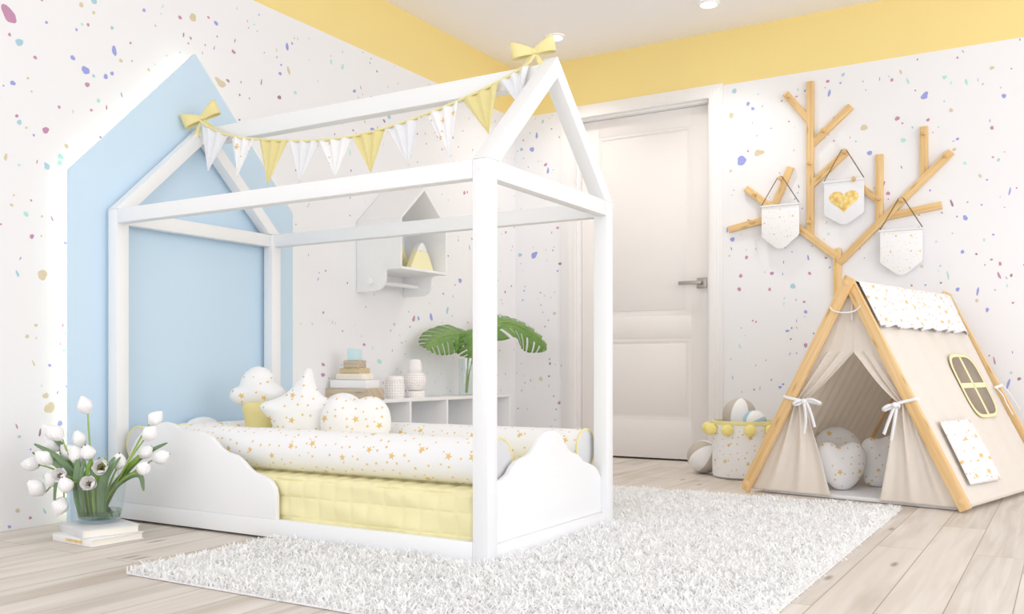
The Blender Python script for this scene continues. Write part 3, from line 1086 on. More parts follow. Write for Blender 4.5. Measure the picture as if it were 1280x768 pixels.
bm = new_bm(); box(bm, (BX1 - 0.025, BY0 + PW, 0.008), (BX1, BY1 - PW, 0.066), 0.002)
obj('base_board', bm, 'white', bed)
bm = new_bm(); box(bm, (BX0 + PW, BY0 + 0.004, 0.008), (BX1 - PW, BY0 + 0.03, 0.052), 0.002)
obj('base_board', bm, 'white', bed)
bm = new_bm(); box(bm, (BX0 + PW, BY1 - 0.03, 0.008), (BX1 - PW, BY1 - 0.004, 0.052), 0.002)
obj('base_board', bm, 'white', bed)
bm = new_bm(); box(bm, (BX0 + 0.026, BY0 + 0.052, 0.03), (BX1 - 0.026, BY1 - 0.052, 0.048), 0.002)
obj('slat_base', bm, 'white', bed)
# cloud-shaped side board (outline in y, z)
CS = [(-0.1275, 0.066), (-0.1275, 0.19), (-0.155, 0.20), (-0.182, 0.222), (-0.205, 0.262), (-0.228, 0.296), (-0.253, 0.318), (-0.285, 0.335), (-0.313, 0.346), (-0.345, 0.358), (-0.385, 0.363), (-0.42, 0.358),
      (-0.447, 0.345), (-0.475, 0.336), (-0.518, 0.334), (-0.574, 0.334), (-0.611, 0.323), (-0.640, 0.302), (-0.665, 0.282), (-0.692, 0.271), (-0.736, 0.263), (-0.766, 0.246), (-0.790, 0.227), (-0.814, 0.212),
      (-0.845, 0.205), (-0.872, 0.198), (-0.897, 0.184), (-0.912, 0.164), (-0.917, 0.14), (-0.918, 0.066)]
bm = new_bm(); prism(bm, CS, 0.018, YZ(BX0 + 0.002), 0.003)
obj('cloud_side_board', bm, 'white', bed)
CE = [(-2.9946, 0.052), (-2.9946, 0.226), (-2.962, 0.228), (-2.928, 0.231), (-2.897, 0.243), (-2.876, 0.261), (-2.852, 0.275), (-2.825, 0.281), (-2.799, 0.285), (-2.770, 0.291), (-2.752, 0.300), (-2.736, 0.314),
      (-2.718, 0.331), (-2.695, 0.346), (-2.665, 0.354), (-2.636, 0.3555), (-2.607, 0.352), (-2.578, 0.340), (-2.556, 0.322), (-2.538, 0.301), (-2.519, 0.286), (-2.490, 0.274), (-2.455, 0.266), (-2.430, 0.252), (-2.412, 0.240),
      (-2.375, 0.230), (-2.335, 0.218), (-2.312, 0.206), (-2.295, 0.190), (-2.2776, 0.170), (-2.2776, 0.052)]
bm = new_bm(); prism(bm, CE, 0.018, XZ(BY0 + 0.0395), 0.003)
obj('cloud_foot_board', bm, 'white', bed)
bm = new_bm(); prism(bm, CE, 0.018, XZ(BY1 - 0.022), 0.003)
obj('cloud_head_board', bm, 'white', bed)
for (x, y), ax in zip(((BX0, BY0 + 0.026), (BX0 + 0.026, BY0), (BX1 - 0.026, BY0)), 'xyy'):
    bm = new_bm()
    Mx = T(x, y, ZR + 0.026) @ (Matrix.Rotation(-PI / 2, 4, 'Y') if ax == 'x' else Matrix.Rotation(PI / 2, 4, 'X'))
    lathe(bm, [(0, -0.002), (0.006, -0.002), (0.006, 0.0012), (0.0045, 0.002), (0, 0.002)], 20, Mx)
    obj('bolt_cap', bm, 'white', bed)

# mattress under a quilted yellow cover
MX0, MX1, MY0, MY1, MZ0, MZ1 = BX0 + 0.033, BX1 - 0.036, BY0 + 0.064, BY1 - 0.064, 0.052, 0.203
mat_ = thing('mattress', 'mattress in a pale yellow quilted cover inside the house bed', 'mattress', ((MX0 + MX1) / 2, (MY0 + MY1) / 2, MZ0))


def quilt(bm):
    cell = 0.0655
    def puff(a, b):
        return 0.0075 * (abs(math.sin(PI * a / cell)) ** 0.5) * (abs(math.sin(PI * b / cell)) ** 0.5)
    W, Ln, Hh = MX1 - MX0, MY1 - MY0, MZ1 - MZ0
    R = 0.022

    def P(x, y, z):
        """point of the rounded block; the seams sink in"""
        q = Vector((min(max(x, MX0 + R), MX1 - R), min(max(y, MY0 + R), MY1 - R), min(max(z, MZ0 + 0.004), MZ1 - R)))
        d = Vector((x, y, z)) - q
        if d.length < 1e-9:
            return Vector((x, y, z))
        d.normalize()
        base = q + d * (R if z > MZ0 + 0.004 else R)
        a = abs(d.x); b = abs(d.y); c = abs(d.z)
        wv = (0.003 * math.sin(y * 31 + z * 40) + 0.003 * math.sin(y * 13 - z * 70)) * (a > 0.7)
        pf = a * puff(y - MY0, z - MZ1) + b * puff(x - MX0, z - MZ1) + c * puff(x - MX0, y - MY0)
        return base - d * 0.008 + d * pf + d * wv
    for s, xx in ((0, MX0), (1, MX1)):
        grid(bm, lambda u, v: P(xx, MY0 + (u if s else 1 - u) * Ln, MZ0 + v * Hh), 300, 30, uvs=lambda u, v: (u * Ln, v * Hh))
    for s, yy in ((0, MY0), (1, MY1)):
        grid(bm, lambda u, v: P(MX0 + (1 - u if s else u) * W, yy, MZ0 + v * Hh), 120, 30, uvs=lambda u, v: (u * W, v * Hh))
    grid(bm, lambda u, v: P(MX0 + u * W, MY0 + v * Ln, MZ1), 110, 220, uvs=lambda u, v: (u * W, v * Ln))
    grid(bm, lambda u, v: Vector((MX0 + .02 + u * (W - .04), MY0 + .02 + (1 - v) * (Ln - .04), MZ0)), 2, 2)


bm = new_bm(); quilt(bm)
bmesh.ops.remove_doubles(bm, verts=bm.verts, dist=0.0008)
obj('quilted_cover', bm, 'yellow', mat_)


def bolster(label, p0, p1, r, near_piped, far_piped):
    p0, p1 = Vector(p0), Vector(p1)
    d = p1 - p0
    Ln = d.length
    t = thing('bolster', label, 'bolster', (p0 + p1) / 2 - Vector((0, 0, r)), 0)
    rot = d.to_track_quat('Z', 'X').to_matrix().to_4x4()
    rot.translation = p0
    bm = new_bm()
    prof = []
    n = 60
    for i in range(n + 1):
        s = i / n
        prof.append((r * (1 - 0.010 * math.sin(s * 23) ** 2 - 0.006 * math.sin(s * 51 + 1)), s * Ln))
    lathe(bm, prof, 64, rot)
    obj('sleeve', bm, 'stars', t)
    for k, zz in ((0, 0.0), (1, Ln)):
        sg = -1 if k == 0 else 1
        bm = new_bm()
        lathe(bm, [(r * 0.99, zz), (r * 0.9, zz + sg * 0.003), (r * 0.6, zz + sg * 0.006), (r * 0.2, zz + sg * 0.007), (0, zz + sg * 0.007)], 48, rot)
        obj('end_cap', bm, 'greycloth', t)
        bm = new_bm()
        ring = [rot @ Vector((r * 0.995 * math.cos(a), r * 0.995 * math.sin(a), zz)) for a in [2 * PI * i / 48 for i in range(49)]]
        tube(bm, ring, 0.0042, 8, caps=False)
        obj('piping', bm, 'yellow_trim', t)
    return t


bolster('star-print bolster along the near long side of the bed, above the yellow quilt', (-2.893, -1.664, 0.276), (-2.893, -0.300, 0.276), 0.070, 1, 0)
bolster('star-print bolster along the far long side of the bed, by the cube shelf', (-2.300, -1.650, 0.272), (-2.300, -0.300, 0.272), 0.067, 1, 0)
bolster('star-print bolster across the head of the bed, against the blue panel', (-3.012, -0.205, 0.273), (-2.262, -0.205, 0.273), 0.066, 1, 0)

# ------------------------------------------------------------------ bunting on the ridge
CORD = [(-0.140, 1.532), (-0.20, 1.495), (-0.306, 1.449), (-0.444, 1.420), (-0.614, 1.393), (-0.767, 1.374), (-0.925, 1.368), (-1.075, 1.379), (-1.226, 1.399), (-1.378, 1.428), (-1.529, 1.464), (-1.640, 1.503), (-1.664, 1.530)]
FX = -2.682
bun = thing('bunting', 'garland of yellow, white and star-print pennants tied along the bed roof with yellow bows', 'bunting', (FX, -0.9, 1.232))
bm = new_bm()
cp = smooth_loop(CORD, 2, False)
tube(bm, [(FX, y, z) for y, z in cp], 0.0045, 8)
obj('cord', bm, 'yellow_trim', bun)
FLAGS = [((-0.152, 1.512), (-0.306, 1.449), (-0.189, 1.321), 'whitecloth'), ((-0.315, 1.447), (-0.444, 1.420), (-0.354, 1.285), 'stars_flag'), ((-0.465, 1.416), (-0.612, 1.393), (-0.515, 1.238), 'yellow_cone'),
         ((-0.616, 1.392), (-0.767, 1.374), (-0.678, 1.233), 'whitecloth'), ((-0.771, 1.373), (-0.923, 1.368), (-0.847, 1.236), 'stars_flag'), ((-0.927, 1.368), (-1.075, 1.379), (-1.012, 1.232), 'yellow_cone'),
         ((-1.079, 1.379), (-1.226, 1.399), (-1.175, 1.236), 'whitecloth'), ((-1.245, 1.402), (-1.378, 1.428), (-1.343, 1.244), 'stars_flag'), ((-1.388, 1.430), (-1.529, 1.464), (-1.496, 1.303), 'yellow_cone'),
         ((-1.534, 1.466), (-1.640, 1.503), (-1.609, 1.380), 'whitecloth')]
FLABEL = {'whitecloth': 'plain white pennant', 'stars_flag': 'white pennant with gold stars', 'yellow_cone': 'yellow pennant'}
for k, (a, b, c, m) in enumerate(FLAGS):
    bm = new_bm()

    def F(u, v, a=a, b=b, c=c, k=k):
        y = (a[0] + (b[0] - a[0]) * u) * (1 - v) + c[0] * v
        z = (a[1] + (b[1] - a[1]) * u) * (1 - v) + c[1] * v
        return Vector((FX + 0.006 * math.sin(u * 5.5 * PI + k) * (1 - v * 0.8) - 0.004 * v, y, z))
    grid(bm, F, 40, 16, uvs=lambda u, v: ((u - .5) * (1 - v) * 0.15 + k * 0.31, v * 0.16))
    o = solidify(obj('flag', bm, m, bun), 0.0012)
    o['label'] = FLABEL[m]


def bow(parent, c, s, mat, turn=0.0, tilt=0.0, tail=1.0):
    """ribbon bow, 2 loops, 2 tails and a knot, seen from the front"""
    Mx = T(*c) @ Matrix.Rotation(YAW - PI / 2 + turn, 4, 'Z') @ Matrix.Rotation(PI / 2, 4, 'X') @ Matrix.Rotation(tilt, 4, 'Z')
    bm = new_bm()
    for sg in (-1, 1):
        def loopf(u, v, sg=sg):
            t = u * 2 * PI
            x = sg * s * (0.55 - 0.55 * math.cos(t)) * 0.93
            z = s * 0.30 * math.sin(t) * (0.4 + 0.6 * (1 - math.cos(t)) / 2)
            w = s * (0.18 + 0.36 * (1 - math.cos(t)) / 2)
            return Vector((x, (v - 0.5) * w * 1.5 + 0.22 * s * (1 - math.cos(t)) / 2, z))
        grid(bm, loopf, 36, 6, Mx, uvs=lambda u, v: (u * s, v * s * .4))

        def tailf(u, v, sg=sg):
            w = s * (0.10 + 0.26 * u)
            return Vector((sg * s * (0.04 + 0.45 * u * (1.5 if sg < 0 else 0.55)) + (v - .5) * w, -s * (0.05 + 0.72 * u * tail) - 0.12 * s * abs(v - .5) * 2 * (u > 0.95), 0.05 * s * math.sin(u * 4)))
        grid(bm, tailf, 14, 6, Mx, uvs=lambda u, v: (u * s, v * s * .4))
    o = solidify(obj('bow', bm, mat, parent), 0.0014)
    bm = new_bm()
    lathe(bm, [(0, -0.14 * s), (0.10 * s, -0.11 * s), (0.135 * s, 0), (0.10 * s, 0.11 * s), (0, 0.14 * s)], 16, Mx)
    obj('knot', bm, mat, o)
    return o


bow(bun, (-2.672, -0.140, 1.545), 0.074, 'yellow_cone', 0.0, 0.42, 1.0)
bow(bun, (-2.664, -1.650, 1.546), 0.068, 'yellow_cone', 0.0, 0.20, 1.0)
# ------------------------------------------------------------------ cushions on the bed
def cushion(name, label, outline, thick, Mx, group=None, mat='stars', cat='cushion', D=None, centre=None):
    bm = new_bm()
    pillow(bm, outline, thick, Mx, 0, uvoff=(rnd.random() * 3, rnd.random() * 3), D=D, centre=centre)
    return tag(obj(name, bm, mat), label, cat, group)


MT = 0.204
# heart with two broad lobes
HB_ = [(0, 0.0), (0.05, 0.012), (0.10, 0.05), (0.130, 0.10), (0.134, 0.155), (0.118, 0.205), (0.085, 0.235), (0.045, 0.240), (0.012, 0.228), (-0.010, 0.221), (-0.032, 0.232), (-0.065, 0.243), (-0.105, 0.226), (-0.130, 0.185), (-0.136, 0.135), (-0.122, 0.075), (-0.085, 0.028), (-0.04, 0.006)]
cushion('heart_cushion', 'broad heart-shaped star-print cushion, rightmost on the bed', smooth_loop(HB_), 0.10, facing(-2.52, -0.80, MT + 0.004, 0.10), D=0.10)
RC = [(0.105 * math.cos(t), 0.125 + 0.122 * math.sin(t)) for t in [2 * PI * k / 60 for k in range(60)]]
cushion('round_cushion', 'round star-print cushion peeping out behind the broad heart cushion on the bed', RC, 0.085, facing(-2.425, -0.655, MT + 0.004, 0.04), D=0.085)
# soft five-pointed star
SP = []
for ang, r_ in ((80, 0.208), (118, 0.090), (168, 0.178), (204, 0.102), (240, 0.195), (272, 0.105), (306, 0.190), (343, 0.100), (16, 0.178), (46, 0.098)):
    SP.append((r_ * math.cos(math.radians(ang)), r_ * math.sin(math.radians(ang)) + 0.166))
SPs = []
for k in range(10):
    p, q, s_ = SP[k - 1], SP[k], SP[(k + 1) % 10]
    f = 0.36 if k % 2 == 0 else 0.40
    for t in (0, .25, .5, .75, 1):
        a = (q[0] + (p[0] - q[0]) * f, q[1] + (p[1] - q[1]) * f)
        b = (q[0] + (s_[0] - q[0]) * f, q[1] + (s_[1] - q[1]) * f)
        SPs.append(((1 - t) ** 2 * a[0] + 2 * t * (1 - t) * q[0] + t * t * b[0], (1 - t) ** 2 * a[1] + 2 * t * (1 - t) * q[1] + t * t * b[1]))
cushion('star_cushion', 'star-shaped star-print cushion in the middle of the bed', SPs, 0.10, facing(-2.585, -0.580, MT + 0.004, 0.08), D=0.085, centre=(0, 0.166))
# balloon-like cushion: cloud top on a yellow tapered base
cup = thing('cloud_cushion', 'cushion with a white star-print cloud top and yellow base, leftmost on the bed', 'cushion', (-2.575, -0.352, MT + 0.002), 0)
Mc = facing(-2.575, -0.352, MT + 0.002, 0.05)
CT = [(-0.112, 0.215), (-0.118, 0.245), (-0.102, 0.268), (-0.078, 0.272), (-0.074, 0.30), (-0.05, 0.337), (-0.01, 0.356), (0.032, 0.345), (0.058, 0.312), (0.062, 0.282), (0.092, 0.272), (0.106, 0.245), (0.098, 0.215), (0.07, 0.200), (0.03, 0.205), (-0.02, 0.203), (-0.07, 0.198)]
bm = new_bm(); pillow(bm, smooth_loop(CT), 0.10, Mc, 0, D=0.065)
obj('cloud_top', bm, 'stars', cup)
CBs = [(-0.026, 0.0), (0.026, 0.0), (0.040, 0.06), (0.054, 0.13), (0.072, 0.215), (0.0, 0.225), (-0.072, 0.215), (-0.054, 0.13), (-0.040, 0.06)]
bm = new_bm(); pillow(bm, smooth_loop(CBs, 1), 0.075, Mc, 0, D=0.045)
obj('base', bm, 'yellow_cone', cup)

# ------------------------------------------------------------------ cube shelf along the left wall
SX0, SX1, SD, SZ = -2.078, -0.496, 0.262, 0.399
cs = thing('cube_shelf', 'low white cube shelf along the wall behind the bed', 'shelf', ((SX0 + SX1) / 2, -SD / 2, 0))
bm = new_bm(); box(bm, (SX0, -SD, SZ - 0.0155), (SX1, -0.003, SZ), 0.0015)
obj('top', bm, 'white', cs)
bm = new_bm(); box(bm, (SX0, -SD, 0.0), (SX1, -0.003, 0.05), 0.0015)
obj('bottom', bm, 'white', cs)
bm = new_bm(); box(bm, (SX0 + .012, -0.012, 0.05), (SX1 - .012, -0.003, SZ - 0.0155), 0.0)
obj('back', bm, 'white', cs)
for k in range(6):
    x = SX1 - 0.0145 - k * 0.3215
    x = max(x, SX0)
    bm = new_bm(); box(bm, (x, -SD, 0.05), (x + 0.0145, -0.004, SZ - 0.0155), 0.0012)
    obj('side_panel' if k in (0, 5) else 'divider', bm, 'white', cs)

# stack of building blocks
BL = [('greywood', 'wide flat grey wooden block, lowest of the stack on the cube shelf', 0.27, 0.12, 0.056),
      ('white', 'white block resting on the wide grey wooden block', 0.222, 0.105, 0.040),
      ('palewood', 'pale birch block with rounded ends resting on the white block', 0.168, 0.09, 0.032),
      ('tanwood', 'tan wooden block resting on the pale birch block', 0.125, 0.08, 0.026),
      ('greywood', 'small grey wooden block under the light blue cube', 0.092, 0.062, 0.036),
      ('mint_paint', 'small light blue cube on top of the block stack', 0.054, 0.052, 0.056)]
z = SZ
for m, lab, ly, lx, h in BL:
    bm = new_bm(); box(bm, (-1.745 - lx / 2, -0.135 - ly / 2, z), (-1.745 + lx / 2, -0.135 + ly / 2, z + h), 0.003 if m != 'palewood' else 0.010)
    tag(obj('toy_block', bm, m), lab, 'toy block', 'stacked blocks on the cube shelf')
    z += h

# ceramic jar and figure
jx, jy = -1.455, -0.15
jar = thing('lidded_jar', 'white dotted ceramic jar with a lid on the cube shelf', 'jar', (jx, jy, SZ))
bm = new_bm()
lathe(bm, [(0, 0), (0.043, 0), (0.047, 0.004), (0.0495, 0.02), (0.0495, 0.07), (0.048, 0.085), (0.046, 0.09), (0, 0.09)], 48)
obj('body', bm, 'dots', jar, world=False)
bm = new_bm()
lathe(bm, [(0.048, 0.09), (0.0485, 0.094), (0.047, 0.104), (0.042, 0.111), (0.03, 0.114), (0, 0.115)], 48)
obj('lid', bm, 'ceramic', jar, world=False)
fx, fy = -1.282, -0.15
fig = thing('stacked_vase', 'round dotted ceramic figure with a plain egg-shaped top on the cube shelf', 'ornament', (fx, fy, SZ))
bm = new_bm(); lathe(bm, [(0, 0), (0.047, 0), (0.0495, 0.003), (0.0495, 0.031), (0.047, 0.034), (0, 0.034)], 48)
obj('foot', bm, 'dots', fig, world=False)
bm = new_bm()
pr_ = [(0, 0.034)]
for k in range(0, 21):
    t = -0.92 + 1.72 * k / 20
    pr_.append((0.0585 * math.cos(t), 0.0855 + 0.0585 * math.sin(t) * 1.06))
pr_.append((0, pr_[-1][1]))
lathe(bm, pr_, 48)
obj('body', bm, 'dots', fig, world=False)
zt = pr_[-1][1]
bm = new_bm(); lathe(bm, [(0, zt), (0.033, zt), (0.0365, zt + 0.006), (0.0365, zt + 0.02), (0.034, zt + 0.045), (0.029, zt + 0.062), (0.024, zt + 0.068), (0, zt + 0.069)], 48)
obj('egg_top', bm, 'ceramic', fig, world=False)

# monstera leaves in a glass cylinder
vx, vy = -0.79, -0.155
vz = thing('glass_vase', 'clear glass cylinder vase on the cube shelf behind the bed post', 'vase', (vx, vy, SZ))
bm = new_bm()
lathe(bm, [(0, 0), (0.052, 0), (0.054, 0.003), (0.054, 0.205), (0.0515, 0.205), (0.0515, 0.010), (0, 0.010)], 48)
obj('glass', bm, 'glass', vz, world=False)


def monstera(label, base, path, widths, up, mz=0.35):
    """path: midrib points from the stalk to the tip; up: leaf normal"""
    base = Vector(base)
    t = thing('monstera_leaf', label, 'leaf', (vx, vy, SZ + 0.012), 0, 'monstera leaves in the glass vase')
    P = [Vector(p) for p in path]
    nu, nw = 84, 10
    up = Vector(up).normalized()

    def mid(u):
        f = u * (len(P) - 1)
        i = min(int(f), len(P) - 2)
        s = f - i
        a = P[max(i - 1, 0)]; b = P[i]; c = P[i + 1]; d = P[min(i + 2, len(P) - 1)]
        return 0.5 * ((2 * b) + (c - a) * s + (2 * a - 5 * b + 4 * c - d) * s * s + (3 * b - a - 3 * c + d) * s ** 3)
    bm = new_bm()
    for sg in (-1, 1):
        def f(u, v, sg=sg):
            uu = u
            p = mid(uu)
            d = (mid(min(1, uu + .02)) - mid(max(0, uu - .02))).normalized()
            side = d.cross(up).normalized() * sg
            nrm = side.cross(d).normalized() * sg
            w = widths * (math.sin(PI * (0.10 + 0.90 * uu) ** 0.80)) ** 0.75
            k = v * w
            # lobes lean towards the tip, the blade arches down at its margin
            fw = d * k * 0.62 * (1 - 0.55 * uu)
            if uu < 0.12:
                fw = fw - d * k * (0.12 - uu) * 6
            return p + side * k * 0.95 + fw - nrm * (0.42 * k * v) + nrm * 0.004 * math.sin(uu * 56) * v

        def skip(i, j):
            u = i / nu
            ph = (u * 8.5 + 0.15) % 1.0
            return j >= 4 and ph < 0.26 and 0.06 < u < 0.93
        grid(bm, f, nu, nw, None, 0, lambda u, v: (u * .3, v * .2), skip)
    o = solidify(obj('blade', bm, 'monstera', t), 0.0012)
    bm = new_bm()
    tube(bm, [mid(u / 12) + up * 0.001 for u in range(13)], [0.004 - 0.003 * u / 12 for u in range(13)], 8)
    obj('midrib', bm, 'tulip_stem', o)
    bm = new_bm()
    s0 = Vector((vx + (rnd.random() - .5) * 0.03, vy + (rnd.random() - .5) * 0.03, SZ + 0.013))
    m1 = Vector((vx * .8 + base.x * .2, vy, SZ + 0.24))
    q = [(1 - k) ** 2 * s0 + 2 * k * (1 - k) * m1 + k * k * mid(0) for k in [i / 14 for i in range(15)]]
    tube(bm, q, 0.0042, 8)
    obj('stalk', bm, 'tulip_stem', t)


monstera('split monstera leaf stretching left over the dotted figure', (-0.82, -0.16, 0.74), [(-0.800, -0.18, 0.735), (-0.92, -0.175, 0.745), (-1.06, -0.175, 0.725), (-1.17, -0.18, 0.690), (-1.235, -0.185, 0.660)], 0.105, (-0.75, -0.62, 0.55))
monstera('split monstera leaf reaching right past the front bed post', (-0.70, -0.2, 0.80), [(-0.705, -0.22, 0.775), (-0.60, -0.27, 0.820), (-0.48, -0.31, 0.800), (-0.36, -0.36, 0.735), (-0.285, -0.39, 0.665)], 0.135, (-0.66, -0.40, 0.62))
monstera('smaller split monstera leaf hanging down in front of the glass vase', (-0.80, -0.18, 0.78), [(-0.80, -0.20, 0.775), (-0.85, -0.235, 0.765), (-0.90, -0.265, 0.720), (-0.935, -0.285, 0.655), (-0.94, -0.29, 0.610)], 0.115, (-0.80, -0.55, 0.25))

# ------------------------------------------------------------------ little house shelf on the left wall
hx0, hx1, hd = -1.575, -1.178, 0.281
hz0, hze, hzp = 1.041, 1.292, 1.474
th = 0.013
hs = thing('house_shelf', 'white house-shaped wall shelf with a hanging rod above the cube shelf', 'wall shelf', ((hx0 + hx1) / 2, -hd / 2, 0.935))
SIDE = [(-0.002, 0.936), (-0.11, 0.936), (-0.145, 0.940), (-0.170, 0.955), (-0.184, 0.978), (-0.188, 1.005), (-0.188, 1.030), (-0.20, hz0), (-hd, hz0), (-hd, hze), (-0.002, hze)]
for x in (hx0, hx1 - th):
    bm = new_bm(); prism(bm, SIDE, th, YZ(x), 0.0015)
    obj('side_panel', bm, 'white', hs)
bm = new_bm(); box(bm, (hx0 + th, -hd, hz0), (hx1 - th, -0.002, hz0 + th), 0.0012)
obj('shelf_board', bm, 'white', hs)
bm = new_bm(); prism(bm, [(hx0 + th, hz0 + th), (hx1 - th, hz0 + th), (hx1 - th, hze), ((hx0 + hx1) / 2, hzp - th * 1.2), (hx0 + th, hze)], 0.006, XZ(-0.002))
obj('back_panel', bm, 'white', hs)
xm = (hx0 + hx1) / 2
for a, s in ((hx0, 1), (hx1, -1)):
    bm = new_bm(); prism(bm, [(a, hze), (xm, hzp), (xm, hzp - th * 1.5), (a + s * th, hze - 0.001)][::s], hd - 0.002, XZ(-0.002), 0.001)
    obj('roof_board', bm, 'white', hs)
bm = new_bm(); tube(bm, [(hx0 - 0.006, -0.095, 0.985), (hx1 + 0.004, -0.095, 0.985)], 0.011, 16)
obj('rod', bm, 'white', hs)
bm = new_bm(); lathe(bm, [(0, -0.004), (0.017, -0.004), (0.017, 0.007), (0.014, 0.010), (0, 0.010)], 24, T(hx0 - 0.006, -0.095, 0.985) @ Matrix.Rotation(-PI / 2, 4, 'Y'))
obj('rod_knob', bm, 'white', hs)


def mountain(label, x, y, w, h, d):
    t = thing('mountain_ornament', label, 'ornament', (x, y, hz0 + th), 0, 'mountain ornaments in the house shelf')
    o = [(-w / 2, 0), (w / 2, 0), (w * 0.43, h * 0.20), (w * 0.30, h * 0.52), (w * 0.15, h * 0.82), (w * 0.07, h * 0.96), (0, h), (-w * 0.07, h * 0.96), (-w * 0.15, h * 0.82), (-w * 0.30, h * 0.52), (-w * 0.43, h * 0.20)]
    lo = [p for p in o if p[1] < h * 0.7]
    lo = [(-w / 2, 0), (w / 2, 0), (w * 0.43, h * 0.20), (w * 0.30, h * 0.52), (w * 0.20, h * 0.72), (w * .1, h * .66), (0, h * .72), (-w * .1, h * .66), (-w * 0.20, h * 0.72), (-w * 0.30, h * 0.52), (-w * 0.43, h * 0.20)]
    hi = [(w * 0.20, h * 0.72), (w * 0.15, h * 0.82), (w * 0.07, h * 0.96), (0, h), (-w * 0.07, h * 0.96), (-w * 0.15, h * 0.82), (-w * 0.20, h * 0.72), (-w * .1, h * .66), (0, h * .72), (w * .1, h * .66)]
    Mx = Matrix(((1, 0, 0, 0), (0, 0, -1, d / 2), (0, 1, 0, 0), (0, 0, 0, 1)))
    bm = new_bm(); prism(bm, lo, d, Mx, 0.003)
    obj('slope', bm, 'mountain', t, world=False)
    bm = new_bm(); prism(bm, hi, d, Mx, 0.003)
    obj('snow_cap', bm, 'white', t, world=False)


mountain('front yellow mountain ornament with a white peak on the house shelf', -1.315, -0.205, 0.205, 0.148, 0.035)
mountain('taller yellow mountain ornament standing behind the other in the house shelf', -1.40, -0.10, 0.26, 0.20, 0.035)

# ------------------------------------------------------------------ wooden wall tree and pennants
tr = thing('wall_tree', 'wooden branch-shaped coat tree fixed to the wall above the play tent', 'coat tree', (-0.013, -2.023, 0.0))


def branch(name, a, b, w=0.037, x=-0.013, t=0.022, e0=0.0, e1=0.0):
    bm = new_bm()
    p, q = Vector((x, a[0], a[1])), Vector((x, b[0], b[1]))
    d = (q - p).normalized()
    beam(bm, p - d * e0, q + d * e1, w, t, (1, 0, 0), 0.002)
    return obj(name, bm, 'oak', tr)


branch('trunk', (-2.023, 0.0), (-2.023, 1.195), 0.040)
branch('branch', (-2.020, 1.150), (-1.525, 1.568), x=-0.0165)
branch('branch', (-1.880, 1.265), (-1.880, 2.117), x=-0.0125, w=0.039)
branch('branch', (-1.425, 1.343), (-1.735, 1.402), x=-0.012)
branch('branch', (-1.678, 1.440), (-1.775, 1.662), x=-0.0115)
branch('branch', (-1.746, 2.072), (-1.872, 1.905), x=-0.0115)
branch('branch', (-2.093, 1.951), (-1.888, 1.772), x=-0.0115)
branch('branch', (-2.071, 1.713), (-1.888, 1.552), x=-0.0115)
branch('branch', (-2.030, 1.115), (-2.580, 1.650), x=-0.0155)
branch('branch', (-2.535, 1.384), (-2.262, 1.345), x=-0.0115)
branch('branch', (-2.236, 1.318), (-2.236, 1.677), x=-0.0115)
branch('branch', (-2.095, 1.565), (-2.232, 1.430), x=-0.0105, w=0.033)
branch('branch', (-2.452, 1.525), (-2.452, 1.795), x=-0.0115)
PEGS = [(-1.725, 1.597), (-2.066, 1.706), (-2.347, 1.420), (-1.880, 1.665), (-1.880, 1.345), (-1.762, 2.048), (-1.580, 1.525), (-2.452, 1.755), (-2.556, 1.628), (-2.236, 1.440), (-1.955, 1.832), (-1.565, 1.371), (-2.115, 1.550)]
for y, z in PEGS:
    bm = new_bm()
    lathe(bm, [(0, 0), (0.0085, 0), (0.0085, 0.032), (0.011, 0.036), (0.011, 0.045), (0.0085, 0.048), (0, 0.048)], 20, T(-0.018, y, z) @ Matrix.Rotation(-PI / 2, 4, 'Y'))
    obj('peg', bm, 'oak', tr)


def pennant(label, yc, zt, zb, ztip, w, zpeg, mat, heart_on=False):
    t = thing('hanging_pennant', label, 'pennant', (-0.05, yc, ztip), 0, 'pennants hanging on the wall tree')
    x = -0.050
    h = w / 2
    o = [(yc - h, zt), (yc + h, zt), (yc + h, zb), (yc + h * 0.90, zb - 0.012), (yc + 0.030, ztip + 0.010), (yc + 0.012, ztip + 0.001), (yc - 0.012, ztip + 0.001), (yc - 0.030, ztip + 0.010), (yc - h * 0.90, zb - 0.012), (yc - h, zb)]
    bm = new_bm(); prism(bm, o, 0.005, YZ(x), 0.0012)
    c = obj('banner', bm, mat, t)
    bm = new_bm(); tube(bm, [(x, yc - h - 0.004, zt - 0.006), (x, yc + h + 0.004, zt - 0.006)], 0.0065, 12)
    obj('dowel', bm, 'whitecloth', t)
    bm = new_bm()
    tube(bm, [(x - .002, yc - h, zt), (x - .003, yc - 0.012, zpeg + 0.008), (x - .003, yc, zpeg + 0.0125), (x - .003, yc + 0.012, zpeg + 0.008), (x - .002, yc + h, zt)], 0.0026, 8)
    obj('cord', bm, 'cord_brown', t)
    if heart_on:
        bm = new_bm()
        hp_ = [(yc - px, zb - 0.002 + py) for px, py in heart(0.152, 0.118)]
        prism(bm, hp_, 0.0012, YZ(x - 0.0011), 0.0003)
        obj('gold_heart', bm, 'gold', c)


pennant('star-print pennant hanging lowest left on the wall tree, beside the door', -1.726, 1.456, 1.285, 1.210, 0.206, 1.597, 'stars_small')
pennant('white pennant with a gold heart hanging in the middle of the wall tree', -2.063, 1.556, 1.380, 1.317, 0.204, 1.706, 'whitecloth', True)
pennant('star-print pennant hanging right on the wall tree, above the tent', -2.347, 1.273, 1.105, 1.033, 0.204, 1.420, 'stars_small')

